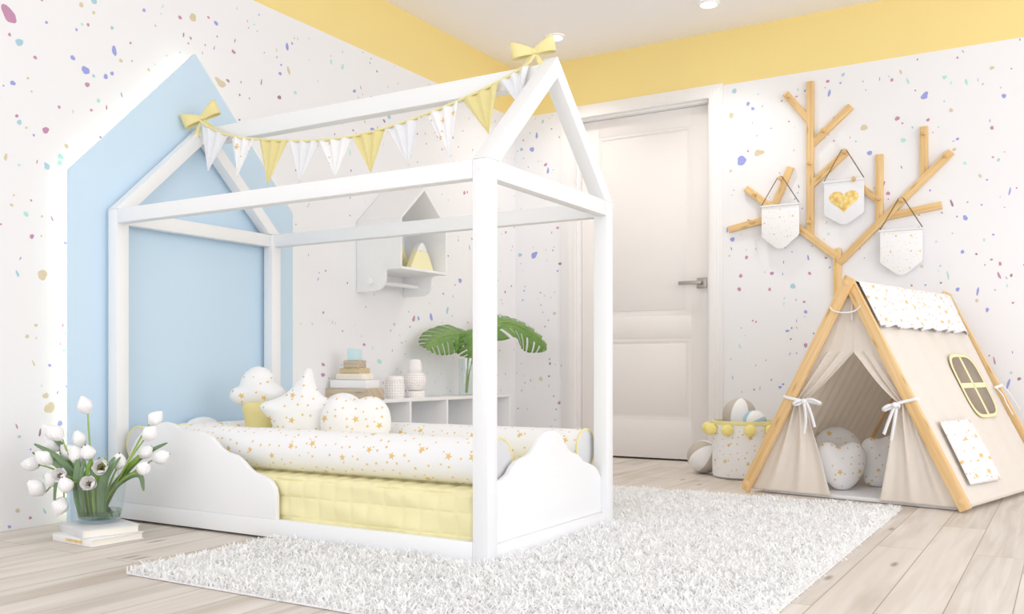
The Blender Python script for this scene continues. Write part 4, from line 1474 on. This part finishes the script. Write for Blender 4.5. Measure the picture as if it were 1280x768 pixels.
# ------------------------------------------------------------------ storage basket and balls
kx, ky = -0.558, -1.677
kb = thing('toy_basket', 'round star-print fabric basket with yellow pompoms between door and tent', 'basket', (kx, ky, 0))
bm = new_bm()
KR = 0.155
lathe(bm, [(0, 0.002), (KR - 0.012, 0.002), (KR - 0.002, 0.010), (KR, 0.022), (KR + .001, 0.15), (KR, 0.272), (KR - 0.005, 0.272), (KR - 0.006, 0.15), (KR - 0.008, 0.225), (0, 0.225)], 72)
obj('body', bm, 'stars', kb, world=False)
bm = new_bm()
lathe(bm, [(KR - 0.007, 0.268), (KR + 0.003, 0.268), (KR + 0.004, 0.272), (KR + 0.004, 0.284), (KR + 0.002, 0.288), (KR - 0.005, 0.288), (KR - 0.007, 0.284), (KR - 0.007, 0.268)], 72)
obj('rim', bm, 'yellow_trim', kb, world=False)
pom = None
for k in range(10):
    a = YAW + PI - 0.07 + (k - 4.5) * 2 * PI / 10 + PI / 10
    c = Vector((math.cos(a) * (KR + 0.026), math.sin(a) * (KR + 0.026), 0.246))
    if pom is None:
        bm = new_bm()
        tmp = new_bm()
        bmesh.ops.create_icosphere(tmp, subdivisions=4, radius=0.029)
        for v in tmp.verts:
            v.co *= 1 + 0.11 * (rnd.random() - 0.5) + 0.03 * math.sin(v.co.x * 300) * math.sin(v.co.y * 280) * math.sin(v.co.z * 310)
        merge(bm, tmp)
        pom = obj('pompom', bm, 'pompom', kb, world=False)
        pom.location = c
    else:
        q = pom.copy(); COL.objects.link(q); q.parent = kb; q.location = c
        q.rotation_euler = (k, k * 2, k * 3)


def ball(label, c, r, rot, mats, n=6):
    bm = new_bm()
    tmp = new_bm()
    L = tmp.loops.layers.uv.verify()
    bmesh.ops.create_uvsphere(tmp, u_segments=n * 12, v_segments=32, radius=r)
    for f in tmp.faces:
        m = f.calc_center_median()
        f.material_index = int(((math.atan2(m.y, m.x) + PI) / (2 * PI)) * n) % 2
    for v in tmp.verts:
        a = (math.atan2(v.co.y, v.co.x) + PI) / (2 * PI) * n
        d = abs(a - round(a))
        if d < 0.02 and math.hypot(v.co.x, v.co.y) > r * .06:
            v.co *= 0.988
    keep = [f.material_index for f in tmp.faces]
    tmp.transform(Matrix.LocRotScale(Vector(c), Euler(rot), None))
    me = bpy.data.meshes.new('t'); tmp.to_mesh(me); tmp.free(); bm.from_mesh(me); bpy.data.meshes.remove(me)
    return tag(obj('play_ball', bm, mats), label, 'ball', 'play balls by the basket')


ball('greige and white ball on the floor, leaning against the basket by the door', (-0.507, -1.450, 0.0875), 0.087, (0.75, 0.15, YAW - PI / 2 + 0.55), ['ballwhite', 'greige'])
ball('larger greige and white ball lying in the basket', (-0.490, -1.633, 0.312), 0.086, (0.10, -0.10, YAW + 0.30), ['greige', 'ballwhite'])
ball('small pale blue and white ball lying in the basket', (-0.605, -1.745, 0.284), 0.058, (1.25, 0.4, YAW + 0.4), ['ballblue', 'ballwhite'])
# ------------------------------------------------------------------ play tent
TO = Vector((-1.2115, -2.312, 0))
E1 = Vector((-0.2, -0.98, 0)).normalized()
E2 = Vector((0.972, -0.235, 0)).normalized()
TL = 1.085


def tp(s, d, z):
    """s across the front (to the right), d into the tent, z up"""
    return TO + E1 * s + E2 * d + Vector((0, 0, z))


TM = Matrix((E1, E2, (0, 0, 1))).transposed().to_4x4()
TM.translation = TO
tent = thing('play_tent', 'A-frame linen play tent on pine poles beside the rug and wall tree', 'play tent', TO + E2 * 0.5)
FOOT, APS, APZ = 0.452, 0.013, 0.905
# pole centre lines at the front and at the back
for dd, front in ((0.0, True), (TL, False)):
    for side in (-1, 1):
        d0 = dd + (-0.0115 if side < 0 else 0.0115)
        a = tp(-0.462 if side < 0 else 0.452, d0, 0.011)
        b = tp(0.014, d0, 0.925) if side < 0 else tp(-0.004, d0, 0.912)
        bm = new_bm()
        beam(bm, a, b, 0.022, 0.046, E1, 0.004)
        pole = obj('pole', bm, 'pine', tent)
        ax = (b - a).normalized()
        if front:
            for k in (0.035, (b - a).length - 0.028):
                if side > 0 and k > 0.2:
                    continue
                bm = new_bm()
                c = a + ax * k - E2 * 0.011
                q = (-E2).to_track_quat('Z', 'Y').to_matrix().to_4x4()
                q.translation = c
                lathe(bm, [(0.0, -0.001), (0.013, -0.001), (0.013, 0.001), (0.0105, 0.0022), (0.0, 0.0028)], 24, q)
                obj('screw_cap', bm, 'pine', pole)
bm = new_bm(); tube(bm, [tp(APS, 0.024, 0.868), tp(APS, TL - 0.024, 0.868)], 0.012, 16)
obj('ridge_pole', bm, 'pine', tent)

SL = math.hypot(FOOT - APS, APZ - 0.012)
D0, D1 = 0.026, TL - 0.026


def side_pt(sgn, d, z, off=0.0):
    """point on a sloping side of the tent; off = distance outwards"""
    k = (z - 0.012) / (APZ - 0.012)
    s = sgn * (FOOT * (1 - k)) + APS * (k if sgn > 0 else k)
    n = Vector((sgn * 0.897, 0, 0.442))
    p = Vector((s, d, z)) + n * off
    return tp(p.x, p.y, p.z)


def side_uv(u, v):
    return (D0 + (D1 - D0) * u, v * SL)


for sgn in (1, -1):
    bm = new_bm()
    if sgn > 0:
        def f(u, v):
            d = D0 + (D1 - D0) * u
            z = 0.016 + (APZ - 0.02) * v
            wv = 0.0035 * math.sin(d * 34 + 3 * v) * (0.25 + v * 0.6) + 0.004 * math.sin(d * 9 + v * 5) * math.sin(PI * v)
            return side_pt(1, d, z, wv - 0.004 * math.sin(PI * u) * math.sin(PI * v))
        grid(bm, f, 90, 60, uvs=side_uv)
    else:
        def f(u, v):
            d = D1 - (D1 - D0) * u
            z = 0.016 + (APZ - 0.02) * v
            return side_pt(-1, d, z, 0.006 * math.sin(d * 78 + 0.6 * math.sin(v * 7)) * (0.45 + 0.55 * v))
        grid(bm, f, 150, 40, uvs=side_uv)
    solidify(obj('side_panel', bm, 'linen', tent), 0.002)

# rear panel
bm = new_bm()
grid(bm, lambda u, v: tp((FOOT - 0.02) * (2 * u - 1) * (1 - v) + APS * v, D1 - 0.012 + 0.004 * math.sin(u * 30) * (1 - v), 0.016 + (APZ - 0.05) * v), 60, 30, uvs=lambda u, v: (u * .9 * (1 - v), v * .9))
solidify(obj('rear_panel', bm, 'linen_trim', tent), 0.002)

# star-print valance over the ridge, hanging down both sides
bm = new_bm()


def valance(u, v):
    d = D0 + (D1 - D0) * u
    sg = 1 if v >= 0.5 else -1
    k = abs(v - 0.5) * 2
    hem = 0.0018 * math.sin(u * 46) + 0.001 * math.sin(u * 91)
    z = APZ + 0.007 - k * (0.198 + hem)
    ruff = (0.0105 * math.sin(u * 50 + 1.3 * math.sin(u * 17)) + 0.0035 * math.sin(u * 113)) * (0.2 + 0.8 * k)
    if k < 1e-6:
        return tp(APS, d, APZ + 0.010)
    return side_pt(sg, d, z, 0.019 + ruff)


grid(bm, valance, 260, 28, uvs=lambda u, v: (u * (D1 - D0) * 1.1, (v - 0.5) * 0.46))
o = solidify(obj('valance', bm, 'stars_tent', tent), 0.0015)
o['label'] = 'star-print valance along the ridge'

# gathered star-print pocket low on the right side
bm = new_bm()


def pocket(u, v):
    d = 0.132 + 0.008 * v + (0.362 - 0.022 * v) * u
    z = 0.088 + 0.244 * v - 0.008 * (1 - v) * u
    ruff = (0.0075 * math.sin(u * 36 + math.sin(u * 11)) + 0.003 * math.sin(u * 80)) * (0.35 + 0.65 * math.sin(PI * min(1, v * 1.0)))
    return side_pt(1, d, z, 0.015 + ruff)


grid(bm, pocket, 130, 24, uvs=lambda u, v: (u * 0.40, v * 0.27))
o = solidify(obj('pocket', bm, 'stars_tent', tent), 0.0015)
o['label'] = 'gathered star-print pocket'

# sewn-on window: rounded mesh pane, yellow binding and glazing bars
WD0, WD1, WZ0, WZ1 = 0.612, 0.925, 0.335, 0.606


def win_out(grow):
    pts = []
    hw, hh = (WD1 - WD0) / 2 + grow, (WZ1 - WZ0) / 2 + grow * 0.9
    for k in range(48):
        t = 2 * PI * k / 48
        c, s = math.cos(t), math.sin(t)
        pts.append((hw * (abs(c) ** 0.45) * (1 if c >= 0 else -1) * (1 + 0.0 * s), hh * (abs(s) ** 0.55) * (1 if s >= 0 else -1)))
    return pts


def wpt(p, off):
    return side_pt(1, (WD0 + WD1) / 2 + p[0] + 0.035 * p[1], (WZ0 + WZ1) / 2 + p[1], off)


bm = new_bm()
pts = win_out(0)
L = bm.loops.layers.uv.verify()
c = bm.verts.new(wpt((0, 0), 0.0065))
vs = [bm.verts.new(wpt(p, 0.0065)) for p in pts]
for k in range(48):
    f = bm.faces.new((c, vs[k], vs[(k + 1) % 48]))
    for l, q in zip(f.loops, ((0, 0), pts[k], pts[(k + 1) % 48])):
        l[L].uv = q
wd = solidify(obj('window', bm, 'mesh', tent), 0.0015)
wd['label'] = 'taupe mesh window'
bm = new_bm()
oo, ii = win_out(0.008), win_out(-0.008)


def strip(bm, A, B, off):
    L = bm.loops.layers.uv.verify()
    va = [bm.verts.new(wpt(p, off)) for p in A]
    vb = [bm.verts.new(wpt(p, off)) for p in B]
    n = len(A)
    for k in range(n):
        f = bm.faces.new((vb[k], va[k], va[(k + 1) % n], vb[(k + 1) % n]))
        for l, q in zip(f.loops, (B[k], A[k], A[(k + 1) % n], B[(k + 1) % n])):
            l[L].uv = q


strip(bm, oo, ii, 0.0080)
solidify(obj('binding', bm, 'yellow', wd), 0.003)
for nm, lo, hi in (('glazing_bar', (-0.010, WZ0 - (WZ0 + WZ1) / 2), (0.010, WZ1 - (WZ0 + WZ1) / 2)), ('glazing_bar', (-(WD1 - WD0) / 2, -0.011), ((WD1 - WD0) / 2, 0.011))):
    bm = new_bm()
    grid(bm, lambda u, v: wpt((lo[0] + (hi[0] - lo[0]) * u, lo[1] + (hi[1] - lo[1]) * v), 0.0078), 12, 12, uvs=lambda u, v: (u * .2, v * .2))
    solidify(obj(nm, bm, 'yellow', wd), 0.003)

# front door flaps, tied back to the poles
ZT, ZO, ZP = 0.845, 0.616, 0.412


def flap(sgn):
    bm = new_bm()

    def f(u, v):
        z = ZT + (0.014 - ZT) * v
        if sgn < 0:
            outer = -0.457 + 0.470 * z / 0.925
            pin, bot = -0.196, -0.083
        else:
            outer = 0.448 - 0.452 * z / 0.912
            pin, bot = 0.202, 0.116
        if z > ZO:
            inner = APS
        elif z > ZP:
            t = (ZO - z) / (ZO - ZP)
            inner = APS + (pin - APS) * (t ** 0.9 * 0.8 + t ** 3 * 0.2)
        else:
            t = (ZP - z) / ZP
            inner = pin + (bot - pin) * (t ** 0.92)
        s = outer + (inner - outer) * u
        near = math.exp(-((z - ZP) / 0.16) ** 2)
        below = 1 if z < ZP else 0.7
        amp = (0.006 + 0.010 * near) * below * (0.12 if z > ZO else 1)
        fold = amp * (math.sin(u * 5.2 * PI + 0.7 + 1.2 * (1 - v) * sgn) + 0.4 * math.sin(u * 11 * PI + v * 3)) * min(1, 3.0 * u + 0.1)
        if z < 0.12:
            fold *= 0.5 + 0.5 * z / 0.12
        return tp(s, 0.030 + fold - (0.012 * near * u), z)
    flip = (lambda u, v: f(1 - u, v)) if sgn < 0 else f
    grid(bm, flip, 70, 110, uvs=lambda u, v: (u * .35, v * .85))
    return solidify(obj('door_flap', bm, 'linen', tent), 0.0018)


flap(-1)
flap(1)


def ribbon(bm, pts, w, nrm, t=0.0016):
    """flat ribbon along pts; nrm is the way its face looks"""
    pts = [Vector(p) for p in smooth3(pts)]
    nrm = Vector(nrm).normalized()
    L = bm.loops.layers.uv.verify()
    rows = []
    dist = 0
    for i, p in enumerate(pts):
        d = (pts[min(i + 1, len(pts) - 1)] - pts[max(i - 1, 0)]).normalized()
        side = d.cross(nrm).normalized()
        if i:
            dist += (p - pts[i - 1]).length
        rows.append((bm.verts.new(p + side * w / 2), bm.verts.new(p - side * w / 2), dist))
    for a, b in zip(rows, rows[1:]):
        f = bm.faces.new((a[0], a[1], b[1], b[0]))
        for l, q in zip(f.loops, ((a[2], 0), (a[2], w), (b[2], w), (b[2], 0))):
            l[L].uv = q


def smooth3(pts, it=2):
    pts = [Vector(p) for p in pts]
    for _ in range(it):
        q = [pts[0]]
        for a, b in zip(pts, pts[1:]):
            q += [a.lerp(b, .25), a.lerp(b, .75)]
        q.append(pts[-1])
        pts = q
    return pts


def tie(sgn, zc):
    """tape round the pole, knotted into a loose bow on the fabric"""
    bm = new_bm()
    if sgn < 0:
        so = -0.457 + 0.470 * zc / 0.925
        k = so + 0.062
        band = [(so - 0.028, 0.006, zc + .016), (so - 0.029, -0.022, zc + 0.014), (so - 0.010, -0.029, zc + 0.008), (so + 0.022, -0.030, zc + 0.002), (k, -0.016, zc - 0.006)]
        loops = [[(k, -.018, zc - .005), (k + .035, -.028, zc + .006), (k + .078, -.03, zc - .012), (k + .078, -.020, zc - .018), (k + .035, -.018, zc - .008), (k, -.016, zc - .006)],
                 [(k, -.018, zc - .005), (k - .022, -.032, zc - .004), (k - .040, -.034, zc - .016), (k - .038, -.026, zc - .024), (k - .02, -.024, zc - .018), (k, -.018, zc - .008)]]
        tails = [[(k, -.02, zc - .006), (k + .008, -.024, zc - .04), (k + .012, -.022, zc - .09), (k + .003, -.024, zc - .145)],
                 [(k + .01, -.02, zc - .006), (k + .028, -.022, zc - .04), (k + .040, -.020, zc - .08), (k + .050, -.022, zc - .115)]]
    else:
        so = 0.448 - 0.452 * zc / 0.912
        k = so - 0.048
        band = [(so + 0.034, 0.012, zc + .022), (so + 0.034, -0.008, zc + 0.020), (so + 0.010, -0.008, zc + 0.014), (so - 0.022, -0.010, zc + 0.006), (k, -0.012, zc - 0.006)]
        loops = [[(k, -.014, zc - .006), (k - .020, -.026, zc - .008), (k - .042, -.028, zc - .022), (k - .040, -.022, zc - .030), (k - .018, -.016, zc - .018), (k, -.014, zc - .008)],
                 [(k, -.012, zc - .006), (k + .012, -.020, zc - .006), (k + .020, -.020, zc - .012), (k + .012, -.014, zc - .016), (k, -.012, zc - .010)]]
        tails = [[(k, -.015, zc - .008), (k - .012, -.018, zc - .04), (k - .030, -.018, zc - .09), (k - .042, -.018, zc - .125)],
                 [(k + .006, -.013, zc - .008), (k + .002, -.015, zc - .05), (k - .006, -.015, zc - .10), (k - .014, -.016, zc - .150)]]
    for pts in [band] + loops + tails:
        ribbon(bm, [tp(*p) for p in pts], 0.013, -E2 + Vector((0, 0, .05)))
    tmp = new_bm()
    bmesh.ops.create_uvsphere(tmp, u_segments=16, v_segments=10, radius=0.0105)
    uv_planar(tmp, lambda c, n: (c.x, c.z))
    merge(bm, tmp, T(*tp(k + 0.002, -0.020, zc - 0.006)))
    o = solidify(obj('tie', bm, 'stars_small', tent), 0.0016)
    o['label'] = 'white star-print tie knotted round the pole'


tie(-1, 0.418)
tie(1, 0.412)
# tie on the rear right pole
bm = new_bm()
zc = 0.445
cen = lambda off, d, dz: side_pt(1, d, zc + dz, off)
for pts in ([cen(.008, 1.03, .01), cen(.018, 1.055, .012), cen(.022, 1.085, .014), cen(.016, 1.13, .022)],
            [cen(.012, 1.035, .01), cen(.022, 1.045, -.03), cen(.016, 1.048, -.07), cen(.018, 1.052, -.12)],
            [cen(.016, 1.125, .02), cen(.022, 1.15, -.02), cen(.020, 1.17, -.06), cen(.02, 1.18, -.10)]):
    ribbon(bm, pts, 0.013, Vector((0, 0, .44)) + E1 * 0.9)
o = solidify(obj('tie', bm, 'stars_small', tent), 0.0016)
# cord between the front poles near the top
bm = new_bm()
tube(bm, smooth3([tp(-0.062, -0.030, 0.805), tp(-0.050, -0.034, 0.786), tp(-0.004, -0.022, 0.778), tp(0.032, -0.004, 0.784), tp(0.054, -0.004, 0.806)]), 0.0028, 8)
obj('cord', bm, 'whitecloth', tent)
bm = new_bm()
ribbon(bm, [tp(0.008, 0.016, 0.835), tp(0.010, 0.012, 0.79), tp(0.007, 0.014, 0.745)], 0.009, -E2)
solidify(obj('tag', bm, 'linen_trim', tent), 0.0015)

# padded mat inside
bm = new_bm()
box(bm, (-0.405, 0.045, 0.0015), (0.405, TL - 0.055, 0.020), 0.007, 0, TM, 3)
tag(obj('play_mat', bm, 'whitecloth'), 'white padded mat on the floor inside the tent', 'mat')

HT = smooth_loop([(0, 0.0), (0.03, 0.004), (0.066, 0.030), (0.098, 0.080), (0.114, 0.130), (0.110, 0.172), (0.088, 0.203), (0.055, 0.212), (0.024, 0.200), (0.0, 0.186),
                  (-0.024, 0.200), (-0.055, 0.212), (-0.088, 0.203), (-0.110, 0.172), (-0.114, 0.130), (-0.098, 0.080), (-0.066, 0.030), (-0.03, 0.004)])
cushion('heart_cushion', 'star-print heart cushion at the front of the tent, by its left flap', HT, 0.085, facing(-1.005, -2.250, 0.022, 0.14, 0.10), D=0.085)
RT_ = [(0.122 * math.cos(t), 0.132 + 0.130 * math.sin(t)) for t in [2 * PI * k / 60 for k in range(60)]]
cushion('round_cushion', 'shaded round star-print cushion behind the heart cushion in the tent', RT_, 0.085, facing(-0.800, -2.190, 0.022, 0.14, 0.0), D=0.085)
H2 = [(-0.075, 0), (0.06, 0.0), (0.085, 0.05), (0.098, 0.14), (0.094, 0.198), (0.070, 0.226), (0.036, 0.232), (0.008, 0.218), (-0.015, 0.212), (-0.038, 0.222), (-0.072, 0.216), (-0.10, 0.18), (-0.104, 0.12), (-0.095, 0.05)]
cushion('heart_cushion', 'star-print cushion with a lobed top on the right inside the tent', smooth_loop(H2), 0.085, facing(-0.795, -2.382, 0.022, 0.10, 0.05), D=0.08)

# ------------------------------------------------------------------ books with the tulip vase
def book(label, cx, cy, rz, z, w, l, h, cover, lettering):
    t = thing('book', label, 'book', (cx, cy, z), rz, None)
    bm = new_bm()
    box(bm, (-w / 2, -l / 2, 0), (w / 2, l / 2, 0.0028), 0.001)
    box(bm, (-w / 2, -l / 2, h - 0.0028), (w / 2, l / 2, h), 0.001)
    box(bm, (-w / 2 - 0.0015, -l / 2, 0), (-w / 2 + 0.0025, l / 2, h), 0.0012)
    obj('cover', bm, cover, t, world=False)
    bm = new_bm(); box(bm, (-w / 2 + 0.001, -l / 2 + 0.004, 0.0026), (w / 2 - 0.005, l / 2 - 0.004, h - 0.0026), 0.0)
    obj('pages', bm, 'paper', t, world=False)
    if lettering:
        bm = new_bm()
        x = -w / 2 - 0.0021
        y = 0.030
        for k in range(10):
            hh = h * (0.34 if k % 3 else 0.46)
            zc_ = h * 0.5
            if k % 2:
                ring = [(x, y - 0.004 + 0.0036 * math.cos(a), zc_ + hh * 0.5 * math.sin(a)) for a in [2 * PI * i / 16 for i in range(17)]]
                tube(bm, ring, 0.0011, 6, caps=False)
            else:
                box(bm, (x - .0004, y - 0.0015, zc_ - hh / 2), (x + .0008, y + 0.0015, zc_ + hh / 2), 0)
                box(bm, (x - .0004, y - 0.0065, zc_ - hh / 2), (x + .0008, y - 0.0040, zc_ + hh * 0.3), 0)
            y -= 0.0088
        obj('lettering', bm, 'gold', t, world=False)
    return t


book('white hardback on the floor with gold lettering, under the other book', -3.326, -0.420, math.radians(-2.6), 0.0005, 0.182, 0.212, 0.0225, 'cover', True)
book('grey-topped white hardback carrying the tulip vase', -3.315, -0.408, math.radians(-15), 0.0232, 0.178, 0.208, 0.0265, 'marble', False)

VX, VY, VZ0 = -3.290, -0.372, 0.0502
tv = thing('tulip_vase', 'tapered clear glass vase of white tulips standing on two books', 'vase', (VX, VY, VZ0))
bm = new_bm()
lathe(bm, [(0, 0), (0.060, 0), (0.066, 0.004), (0.069, 0.02), (0.083, 0.134), (0.0805, 0.134), (0.0665, 0.022), (0.062, 0.012), (0, 0.011)], 64)
obj('glass', bm, 'glass', tv, world=False)
bm = new_bm()
lathe(bm, [(0, 0.0118), (0.0615, 0.0128), (0.0658, 0.022), (0.0675, 0.038), (0, 0.038)], 64)
obj('water', bm, 'water', tv, world=False)

AX = Vector((math.sin(YAW), -math.cos(YAW), 0))      # to the right as seen from the room
AD = Vector((math.cos(YAW), math.sin(YAW), 0))       # away


def petal(bm, ang, openness, ln, wd, mi=0, outer=True):
    ca, sa = math.cos(ang), math.sin(ang)

    def f(u, v):
        t = v
        wv = wd * (math.sin(PI * (0.08 + 0.88 * t) ** 0.85)) ** 0.7
        r = 0.0045 * (1 - 0.8 * t) + ln * 0.40 * (math.sin(PI * min(1, t * (0.975 - 0.32 * openness) + 0.015)) * (0.75 + 0.25 * openness) + openness * 0.30 * t * t)
        a = (u - 0.5) * wv / max(r, 0.006)
        a = max(-1.35, min(1.35, a))
        rr = r * ((1.05 + 0.13 * (abs(u - .5) * 2) ** 2) if outer else 0.93)
        z = ln * t * (1 - 0.15 * openness) - 0.10 * ln * (abs(u - .5) * 2) ** 2 * t
        x, y = rr * math.cos(a), rr * math.sin(a)
        return Vector((x * ca - y * sa, x * sa + y * ca, z))
    grid(bm, f, 8, 12, None, mi, lambda u, v: (u * 0.03, v * 0.05))


BLOOMS = []
for k, (op, ln, wd) in enumerate(((0.0, 0.056, 0.040), (0.10, 0.054, 0.041), (0.9, 0.044, 0.040))):
    bm = new_bm()
    for i in range(3):
        petal(bm, i * 2 * PI / 3 + 1.05, op, ln * 0.97, wd)
    for i in range(3):
        petal(bm, i * 2 * PI / 3, op * 0.85, ln, wd, 0, False)
    me = bpy.data.meshes.new('bloom')
    bm.to_mesh(me); bm.free()
    me.materials.append(M['petal'])
    me.polygons.foreach_set('use_smooth', [True] * len(me.polygons))
    BLOOMS.append(me)
bm = new_bm()
lathe(bm, [(0, 0.006), (0.0025, 0.008), (0.003, 0.024), (0.0045, 0.027), (0, 0.029)], 10)
for i in range(6):
    a = i * PI / 3
    tube(bm, [(0.003 * math.cos(a), 0.003 * math.sin(a), 0.008), (0.008 * math.cos(a), 0.008 * math.sin(a), 0.024)], 0.0014, 5)
STAMEN = bpy.data.meshes.new('stamens')
bm.to_mesh(STAMEN); bm.free()
STAMEN.materials.append(M['stamen'])

# (across, up, away, openness kind, which one)
TUL = [(-0.059, 0.373, 0.03, 0, 'tallest white tulip, upright at the top of the bouquet against the blue panel'),
       (-0.169, 0.291, 0.02, 0, 'white tulip at the upper left corner of the bouquet'),
       (-0.130, 0.285, -0.02, 1, 'white tulip just right of the upper left one, leaning left'),
       (-0.080, 0.264, 0.03, 1, 'white tulip high left of centre, below the tallest stem'),
       (-0.164, 0.246, 0.03, 0, 'white tulip below the upper left one, half hidden'),
       (-0.160, 0.206, -0.03, 1, 'large white tulip at mid height on the left of the bouquet'),
       (-0.098, 0.220, 0.01, 0, 'white tulip left of centre behind the open ones'),
       (-0.056, 0.212, -0.03, 0, 'white tulip beside the large central one, on its left'),
       (-0.014, 0.226, -0.05, 1, 'large round white tulip at the centre of the bouquet'),
       (0.034, 0.184, -0.07, 2, 'wide open white tulip right of centre facing the room'),
       (0.070, 0.194, -0.02, 1, 'white tulip right of the wide open one, half behind it'),
       (-0.086, 0.160, -0.09, 2, 'open white tulip left of centre showing brown stamens'),
       (-0.062, 0.128, -0.10, 1, 'white tulip low over the left of the vase rim'),
       (0.010, 0.136, -0.10, 2, 'open white tulip low over the middle of the vase rim'),
       (-0.221, 0.186, 0.0, 0, 'leftmost white tulip, pointing straight out to the left'),
       (-0.179, 0.110, -0.04, 1, 'white tulip low on the far left, under the leftmost one'),
       (-0.125, 0.141, -0.05, 1, 'white tulip between the low left one and the open one with stamens'),
       (-0.096, 0.064, -0.06, 1, 'white tulip drooping beside the vase below its rim'),
       (0.169, 0.333, 0.03, 0, 'topmost white tulip on the right, before the white cloud board'),
       (0.169, 0.285, -0.02, 0, 'second white tulip down on the right, under the topmost right one'),
       (0.142, 0.223, 0.02, 1, 'white tulip at mid height on the right, above the rim'),
       (0.198, 0.209, 0.0, 1, 'rightmost white tulip, pointing right'),
       (0.160, 0.176, -0.04, 1, 'lowest white tulip on the right side of the bouquet')]
rt = random.Random(11)
VB = Vector((VX, VY, VZ0))
for k, (a, z, d, kind, lab) in enumerate(TUL):
    head = VB + AX * a + AD * d + Vector((0, 0, z))
    dirv = AX * a + AD * d
    hor = dirv.normalized() if dirv.length > 1e-4 else AX
    s0 = VB + Vector((0, 0, 0.016)) - hor * rt.uniform(0.005, 0.035) + AX * rt.uniform(-0.022, 0.022) + AD * rt.uniform(-0.02, 0.02)
    rimr = min(0.062, 0.03 + dirv.length * 0.2)
    rim = VB + hor * rimr + Vector((0, 0, 0.140))
    c2 = VB + hor * min(0.8 * dirv.length, 0.12) + Vector((0, 0, max(0.165, z * 0.80)))
    if kind == 2:
        ax = (-AD * 1.0 + Vector((0, 0, 0.45)) + AX * a * 2).normalized()
    elif z < 0.08:
        ax = (AX * -0.35 + Vector((0, 0, -1)) - AD * .2).normalized()
        c2 = VB + hor * 0.118 + Vector((0, 0, 0.165))
    elif k == 14:
        ax = (-AX + Vector((0, 0, 0.05))).normalized()
    elif k == 21:
        ax = (AX + Vector((0, 0, 0.35))).normalized()
    else:
        ax = (hor * (0.9 if abs(a) > .09 else 0.25) + Vector((0, 0, 0.85)) - AD * 0.25).normalized()
    base = head - ax * 0.024
    P = [s0, rim, c2, base]
    path = []
    for i in range(19):
        t = i / 18
        # pass close to the rim point, then arch to the flower
        q = (1 - t) ** 3 * s0 + 3 * (1 - t) ** 2 * t * (rim * 1.0) + 3 * (1 - t) * t * t * c2 + t ** 3 * base
        path.append(q)
    path[-1] = base + ax * 0.002
    tu = thing('white_tulip', lab, 'tulip', s0, 0, 'white tulips in the glass vase')
    bm = new_bm(); tube(bm, path, [0.0030] * 16 + [0.0026] * 3, 8)
    obj('stem', bm, 'tulip_stem', tu)
    bl = bpy.data.objects.new('bloom', BLOOMS[kind])
    COL.objects.link(bl); bl.parent = tu
    q = ax.to_track_quat('Z', 'Y').to_matrix().to_4x4() @ Matrix.Rotation(rt.uniform(0, 6), 4, 'Z')
    q = T(*(base - s0)) @ q @ Matrix.Scale(rt.uniform(1.05, 1.25), 4)
    bl.matrix_basis = q
    if kind == 2:
        st = bpy.data.objects.new('stamens', STAMEN)
        COL.objects.link(st); st.parent = bl

    # a strap leaf on most stems
    if k % 3 != 1 or k in (13, 16, 19):
        bright = k in (8, 13, 20)
        inward = k in (8, 13, 9, 12, 16, 19, 11)
        bm = new_bm()
        if inward:      # leaves standing in the vase, pressed to its front
            x_ = {8: -0.014, 13: 0.016, 9: 0.044, 12: -0.042, 16: -0.028, 19: 0.032, 11: 0.002}[k]
            lp = [VB + AX * x_ * 0.8 - AD * 0.045 + Vector((0, 0, 0.02)), VB + AX * x_ - AD * 0.060 + Vector((0, 0, 0.08)), VB + AX * (x_ * 1.1) - AD * 0.064 + Vector((0, 0, 0.145)), VB + AX * (x_ * 1.6 + .02) - AD * 0.05 + Vector((0, 0, 0.215))]
            w = 0.026
        else:
            out = hor
            reach = rt.uniform(0.10, 0.17)
            up = rt.uniform(0.20, 0.29)
            droop = 0.0
            if k in (17, 21):      # two leaves hang over the rim
                droop = 0.19
            lp = [s0 + Vector((0, 0, .01)), VB + out * 0.055 + Vector((0, 0, 0.125)), VB + out * (0.055 + reach * .5) + Vector((0, 0, up * 0.85 if not droop else 0.165)), VB + out * (0.055 + reach * (1 if not droop else 0.55)) + Vector((0, 0, up - droop))]
            w = 0.021
        pts = smooth3(lp, 3)
        nrm = (-AD * 0.85 + AX * rt.uniform(-.5, .5) + Vector((0, 0, .25))).normalized()
        n = len(pts) - 1

        def lf(u, v, pts=pts, n=n, w=w, nrm=nrm):
            i = min(int(v * n), n - 1)
            s = v * n - i
            p = pts[i].lerp(pts[i + 1], s)
            dd = (pts[min(i + 1, n)] - pts[max(i - 1, 0)]).normalized()
            side = dd.cross(nrm).normalized()
            ww = w * (math.sin(PI * (0.12 + 0.86 * v) ** 0.9)) ** 0.8
            x = (u - .5) * 2
            return p + side * x * ww / 2 + nrm * (x * x * 0.18 * ww)
        grid(bm, lf, 6, 30, uvs=lambda u, v: (u * .03, v * .2))
        solidify(obj('leaf', bm, 'tulip_leaf_bright' if bright else 'tulip_leaf', tu), 0.0008)
